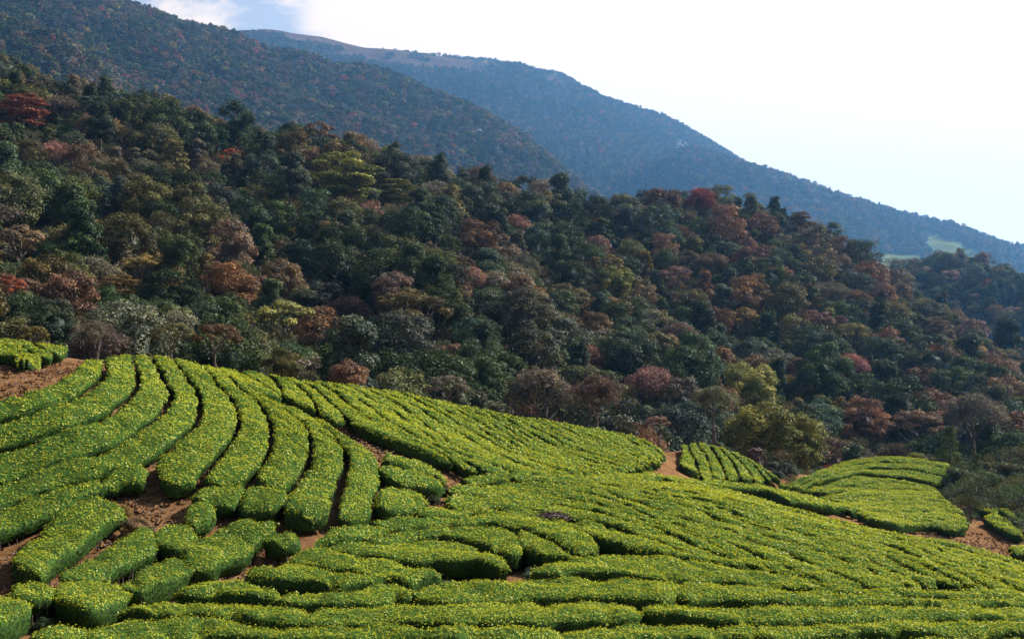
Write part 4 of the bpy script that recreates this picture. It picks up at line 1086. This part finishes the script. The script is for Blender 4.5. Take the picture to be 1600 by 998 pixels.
def mountain_trees(H, n, px0, px1, d0, d1, spacing, patchy, skip):
    d = np.sqrt(rt.uniform(d0 ** 2, d1 ** 2, n)); px = rt.uniform(px0, px1, n)
    x, y = (px - 800) / F * d, d
    z = H(x, y)
    q = {}
    keep = []
    ix, iy = (x // spacing).astype(int), (y // spacing).astype(int)
    for k in range(n):                                    # at most one per cell
        key = (ix[k], iy[k])
        if key not in q: q[key] = 1; keep.append(k)
    keep = np.array(keep); x, y, z = x[keep], y[keep], z[keep]
    sx, sy, sd = project(np.c_[x, y, z])
    bare = fbm(x / 110, y / 110, 0.0, 55, 4)
    m = ~(skip(sx, sy, sd, bare) & (rt.random(len(sx)) < 2)) & (sx > -300) & (sx < 1900)
    m &= ~((sx > 380) & (sx < 560) & (sy < np.interp(sx, [380, 430, 560], [52, 55, 84])) & (sd > 2500))
    return np.c_[x, y, z][m], sx[m], sy[m]
mp_, ms_, mk_ = [], [], []
for H, n, a, b_, d0, d1, sp, fn, hs in ((SLOPE, 120000, -300, 1150, 460 * K_SLOPE, 1300 * K_SLOPE, 8.2, slope_grass, 1.36), (PEAK, 150000, -100, 1800, 1050 * K_PEAK, 2150 * K_PEAK, 12.6, peak_grass, 1.42), (SPUR, 100000, 930, 1900, 720 * K_PEAK, 1330 * K_PEAK, 11.0, spur_grass, 1.28)):
    P_, sx, sy = mountain_trees(H, n, a, b_, d0, d1, sp, None, fn)
    mp_.append(P_); ms_.append(hs * rt.uniform(.6, 1.2, len(P_)))
    nn = fbm(P_[:, 0] / 90, P_[:, 1] / 90, 0.0, 66, 2)
    for k in range(len(P_)):
        w = np.array([5.5, 3.2, 1.6, .25, 1.0 + 2.2 * max(nn[k], 0), .22, .5, 1.2, .2])
        mk_.append('GBOYNRPHC'[rt.choice(9, p=w / w.sum())])
mp_ = np.concatenate(mp_); ms_ = np.concatenate(ms_)
print('mountain trees', len(mp_))
scatter('mountain_forest', mp_, ms_, rt.integers(0, 6, len(mp_)), np.array([tint(k, rt) for k in mk_]), LIB_FAR, rt)
# ---------------------------------------------------------------- shrubs, small bushes, rocks, heaps
def stand(px, py, wd, d, form, sc=None):
    """foot point for something whose middle is seen at a picture point at distance d"""
    R = wd / 2 / F * d
    sc = R / 4.9
    p = P3(px, py, d)
    return p, sc
SHRUBS = [  # middle, width, colour, form, distance, name, category, label
 (1482,700,60,'S','pine',126,'pine_sapling','sapling','soft green young pine at the top of the small right hill'),
 (1525,702,40,'S','pine',116,'pine_sapling','sapling','slim young pine right of the larger one on the right slope'),
 (1432,703,30,'Y','open',130,'shrub','shrub','pale yellow shrub on top of the small right tea hill'),
 (1500,742,62,'S','shrub',112,'shrub','shrub','mid green shrub at the right end of the hill rows'),
 (1516,768,46,'G','shrub',102,'shrub','shrub','dark low shrub at the head of the sandy path'),
 (1548,735,62,'S','shrub',110,'shrub','shrub','wide green shrub on the right slope, behind the path'),
 (1582,725,60,'O','shrub',114,'shrub','shrub','olive shrub near the right edge, highest on the slope'),
 (1606,745,60,'G','shrub',104,'shrub','shrub','dark green shrub cut by the right edge'),
 (1570,768,54,'B','shrub',100,'shrub','shrub','grey green shrub right of the dark one above the path'),
 (1598,785,48,'S','shrub',92,'shrub','shrub','bright green shrub above the rounded tea hedge at right'),
 (1550,775,38,'G','shrub',96,'shrub','shrub','small dark shrub beside the two tea hedges at right'),
 (1600,815,36,'O','shrub',80,'shrub','shrub','olive shrub at the right edge beside the rounded tea hedge'),
 (1486,752,40,'G','shrub',108,'shrub','shrub','dark shrub at the right end of the upper hill rows'),
 (1497,778,34,'O','shrub',98,'shrub','shrub','olive shrub at the left side of the path head'),
 (1462,760,24,'G','shrub',108,'shrub','shrub','tiny dark bush at the right end of the wide gap'),
 (1474,769,24,'G','shrub',102,'shrub','shrub','tiny dark bush below the right end of the wide gap'),
 (1535,720,44,'S','shrub',118,'shrub','shrub','light green shrub between the young pines and the right edge'),
 (1595,690,60,'H','twiggy',130,'shrub','shrub','grey bare shrub high at the right edge'),
 (1228,740,34,'B','shrub',111,'shrub','shrub','silvery shrub in the dip left of the small right hill'),
 (1203,730,30,'B','shrub',113,'shrub','shrub','silvery shrub just right of the red boulder'),
 (1214,748,28,'B','shrub',108,'shrub','shrub','silvery shrub nearest the left tip of the small right hill'),
 (1292,727,16,'R','open',128,'shrub','shrub','tiny red shrub on the crest of the small right hill'),
 (216,786,60,'N','shrub',37,'dead_bush','bush','brown dead bush standing in the eroded hollow'),
 (188,774,44,'C','shrub',38.5,'dead_bush','bush','dark dead bush at the left side of the eroded hollow'),
 (703,889,40,'B','shrub',33,'tea_bush','bush','grey leaved tea bush, left of two under the bulging hedge'),
 (762,888,46,'B','shrub',33,'tea_bush','bush','grey leaved tea bush, right of two under the bulging hedge'),
 (836,872,50,'B','shrub',35,'tea_bush','bush','dark glossy tea bush right of a black notch'),
 (70,950,44,'G','shrub',26,'tea_bush','bush','dark tea bush in shade below the rounded block at left'),
 (696,756,24,'B','shrub',50,'tea_bush','bush','young tea bush beside the lower earth path'),
 (676,776,28,'G','shrub',47,'tea_bush','bush','dark tea bush at the foot of the earth path'),
 (47,588,10,'S','shrub',64,'weed','weed','weed tuft on the bare red bank, right one'),
 (38,598,9,'S','shrub',62,'weed','weed','weed tuft on the bare red bank, middle one'),
 (20,614,12,'G','shrub',58,'weed','weed','weed tuft at the lower edge of the bare red bank')]
GROUPS = {'shrub': 'shrubs on the right slope', 'pine_sapling': 'young pines on the right slope', 'tea_bush': 'single tea bushes between hedges', 'weed': 'weeds on the bare bank', 'dead_bush': 'dead bushes in the hollow'}
for (px, py, wd, kd, form, dd, nm, cat, lab) in SHRUBS:
    p, sc = stand(px, py, wd, dd, form)
    g = float(soil(np.array([p[0]]), np.array([p[1]]))[0])
    mid = {'shrub': 2.6, 'pine': 6.0, 'open': 6.0, 'twiggy': 5.6}[form] * sc
    z = float(p[2]) - mid
    z = g - .05 if abs(z - g) < 2.5 or z > g else z
    if form in ('twiggy', 'open') and nm in ('dead_bush', 'shrub'): z -= 1.6 * sc
    plant_tree((p[0], p[1], z, sc, kd, form, lab), lab, nm, cat, GROUPS[nm])

# low scrub on the open ground at the right and along the edge of the wood
LIB_LOW = library('scrub_kinds', [(480 + i, kd, 700, .55) for i, kd in enumerate(['shrub', 'shrub', 'shrub', 'twiggy'])])
n = 16000
dd = 72 + 330 * rt.random(n) ** 1.3; px = rt.uniform(-200, 1900, n)
x, y = (px - 800) / F * dd, dd
s0, w0 = soil(x, y), WOOD(x, y)
qx, qy, _q = project(np.c_[x, y, s0])
right = ((px > 1496) & (dd > 84) | (px > 1484) & (dd > 100)) & (dd < 150) & ~((np.abs(px - (1525 + (dd - 72) * 1.4)) < 28) & (dd < 92))
behind = (dd > 134) & (px > 1180)
edge = (w0 > s0 - 3) & (dd > np.interp(px, [0, 600, 1000, 1250, 1480, 1500], [90, 96, 116, 134, 134, 92])) & (dd < 175)
bed = TEA(x, y)
wood = (w0 > s0 + .5) & (dd > 150) & (dd < 400)
dip = (px > 1196) & (px < 1240) & (dd > 108) & (dd < 128)
m = right | dip | behind & (dd > 128) & (dd < 210) | edge | wood
zz = np.where(edge | wood, np.maximum(s0, w0), s0)
x, y, zz = x[m], y[m], zz[m]
scatter('undergrowth', np.c_[x, y, zz - .05], rt.uniform(.10, .30, len(x)) * np.where(np.hypot(x, y) > 150, 1.8, 1), rt.integers(0, 4, len(x)), np.array([tint(('GSSOSBGO' if r_ else 'GSOOHCBN')[rt.integers(8)], rt) for r_ in (right | dip)[m]]), LIB_LOW, rt)

def rock_mesh(name, size, seed, mat, sub=3, amp=.35):
    import bmesh
    bm = bmesh.new(); bmesh.ops.create_icosphere(bm, subdivisions=sub, radius=1.0)
    co = np.array([v.co[:] for v in bm.verts])
    k = 1 + amp * fbm(co[:, 0] * 1.3, co[:, 1] * 1.3, co[:, 2] * 1.3, seed, 3)
    co = co * k[:, None]
    for ax in range(3):                                    # broken faces
        co[:, ax] = np.clip(co[:, ax], -1.05 - .1 * ax, .95 + .1 * ax)
    co = co * np.array(size)
    for v, c in zip(bm.verts, co): v.co = c
    me = bpy.data.meshes.new(name); bm.to_mesh(me); bm.free()
    me.materials.append(mat)
    return me
p = P3(1180, 716, 120)
b = link('boulder', rock_mesh('boulder', (1.15, 1.1, 1.25), 5, M_BOULDER, 4, .6), label='dark red boulder behind the little tea mound', category='boulder')
b.location = p
# heap of dry prunings lying on the tea
c, _ = hit(TEA, [865], [806], 30, 80, .2)
heap = link('cuttings_heap', None, label='dark brown heap of dry cuttings lying among the tea rows', category='heap')
heap.location = (c[0, 0], c[0, 1], c[0, 2] - .12)
r = np.random.default_rng(5)
link('mound', rock_mesh('mound', (.55, .42, .22), 8, M_CUT, 3, .25), heap)
sticks = []
for _k in range(150):
    a, rr = r.uniform(0, 6.28), math.sqrt(r.random())
    q = np.array([math.cos(a) * rr * .6, math.sin(a) * rr * .45, .2 * (1 - rr * rr) + .04])
    dv = unit(np.array([r.normal(), r.normal(), r.normal() * .3])) * r.uniform(.1, .3)
    sticks.append(tube(np.stack([q - dv, q + r.normal(size=3) * .02, q + dv]), [.014, .016, .008], 4))
sv, sf = merge(sticks)
link('twigs', np_mesh('twigs', sv, sf, M_CUT), heap, kind='stuff')
# clods, stones and fallen leaves on the bare earth
n = 42000
dd = rt.uniform(17, 82, n) ; px = rt.uniform(-120, 1720, n)
x, y = (px - 800) / F * dd, dd
def bare(px_, dd_):
    qx, qy, _d = project(np.c_[(px_ - 800) / F * dd_, dd_, soil((px_ - 800) / F * dd_, dd_)])
    m = np.zeros(len(px_), bool)
    for (x0, y0, x1, y1) in ((-60,565,135,640),(150,740,345,900),(-20,860,120,990),(320,770,470,910),(360,570,640,720),(600,700,760,830),(1440,820,1620,900),(1030,690,1075,745)):
        m |= (qx > x0) & (qx < x1) & (qy > y0) & (qy < y1)
    return m
m = bare(px, dd); x, y = x[m], y[m]
z = TEA(x, y) - HEDGE_H
oct_v = np.array([(1, 0, 0), (0, 1, 0), (-1, 0, 0), (0, -1, 0), (0, 0, 1), (0, 0, -1)], float)
oct_f = np.array([(0, 1, 4), (1, 2, 4), (2, 3, 4), (3, 0, 4), (1, 0, 5), (2, 1, 5), (3, 2, 5), (0, 3, 5)])
sz = np.exp(rt.normal(size=len(x)) * .5) * .055
v = oct_v[None] * sz[:, None, None] * rt.uniform(.6, 1.4, (len(x), 6, 1)) * np.array([1, 1, .7]) + np.c_[x, y, z + .02][:, None]
link('clods', np_mesh('clods', v.reshape(-1, 3), (oct_f[None] + 6 * np.arange(len(x))[:, None, None]).reshape(-1, 3), M_SOIL), kind='stuff')
k = len(x) // 2
lv, lf = leaf_cards(np.c_[x[:k] + .1, y[:k], z[:k] + .06], np.tile([[0, 0, 1.0]], (k, 1)), np.full(k, .12), np.full(k, .07), rt, 0.0, .5)
link('leaf_litter', np_mesh('leaf_litter', lv, lf, M_CUT), kind='stuff')
# bare rock on the mountain
for (px, py, H, k_, w, h, lab) in ((745,205,SLOPE,K_SLOPE,13,24,'pale streaked rock face high on the mountain, largest of three'), (778,240,SLOPE,K_SLOPE,9,16,'pale rock patch below the largest rock face on the mountain'),
                                   (1063,228,PEAK,K_PEAK,12,14,'small pale rock patch on the far mountain slope at right')):
    p, ok = hit(H, [px], [py], 850 * k_, 1900 * k_, 4.0)
    o = link('rock_face', None, label=lab, category='rock face', group='bare rock on the mountain'); o.location = p[0]
    for k in range(12):
        q = r.uniform(-.5, .5)
        x_, y_ = p[0, 0] - q * k_ * h * .9 + r.uniform(-.5, .5) * w * k_ * .6, p[0, 1] - q * k_ * h * 2.0
        s_ = link('rock', rock_mesh('rock', (k_ * w * r.uniform(.10, .2), k_ * w * .1, k_ * h * r.uniform(.10, .22)), 20 + k, M_ROCK, 2, .5), o)
        s_.location = (x_ - p[0, 0], y_ - p[0, 1], float(H(x_, y_)) - p[0, 2] + 3.0); s_.rotation_euler = (-.7, r.uniform(-.9, -.4), r.uniform(-.4, .4))
# thin mast on the bald summit
mp2, ok = hit(PEAK, [264], [38], 1500 * K_PEAK, 2300 * K_PEAK, 6)
mast = link('mast', np_mesh('mast', *tube(np.array([[0, 0, -2], [0, 0, 6], [0, 0, 14.0]]), [.5, .4, .25], 5), M_BARK), label='thin mast on the bald summit at upper left', category='mast')
mast.location = mp2[0]

# ---------------------------------------------------------------- the air
def haze_box():
    x0, x1, y0, y1, z0, z1 = -6700, 6700, -6700, 7700, -140, 1250
    v = [(x, y, z) for z in (z0, z1) for x, y in ((x0, y0), (x1, y0), (x1, y1), (x0, y1))]
    f = [(3, 2, 1, 0), (4, 5, 6, 7), (0, 1, 5, 4), (1, 2, 6, 5), (2, 3, 7, 6), (3, 0, 4, 7)]
    m, nt, out = new_mat('haze_air')
    pv = nt.nodes.new('ShaderNodeVolumePrincipled')
    pv.inputs['Color'].default_value = (0.22, 0.54, 1.0, 1); pv.inputs['Density'].default_value = HAZE
    pv.inputs['Anisotropy'].default_value = 0.78
    nt.links.new(pv.outputs[0], out.inputs['Volume'])
    link('haze', np_mesh('haze', np.array(v, float), np.array(f), m), kind='stuff')
HAZE = 0.000105
haze_box()
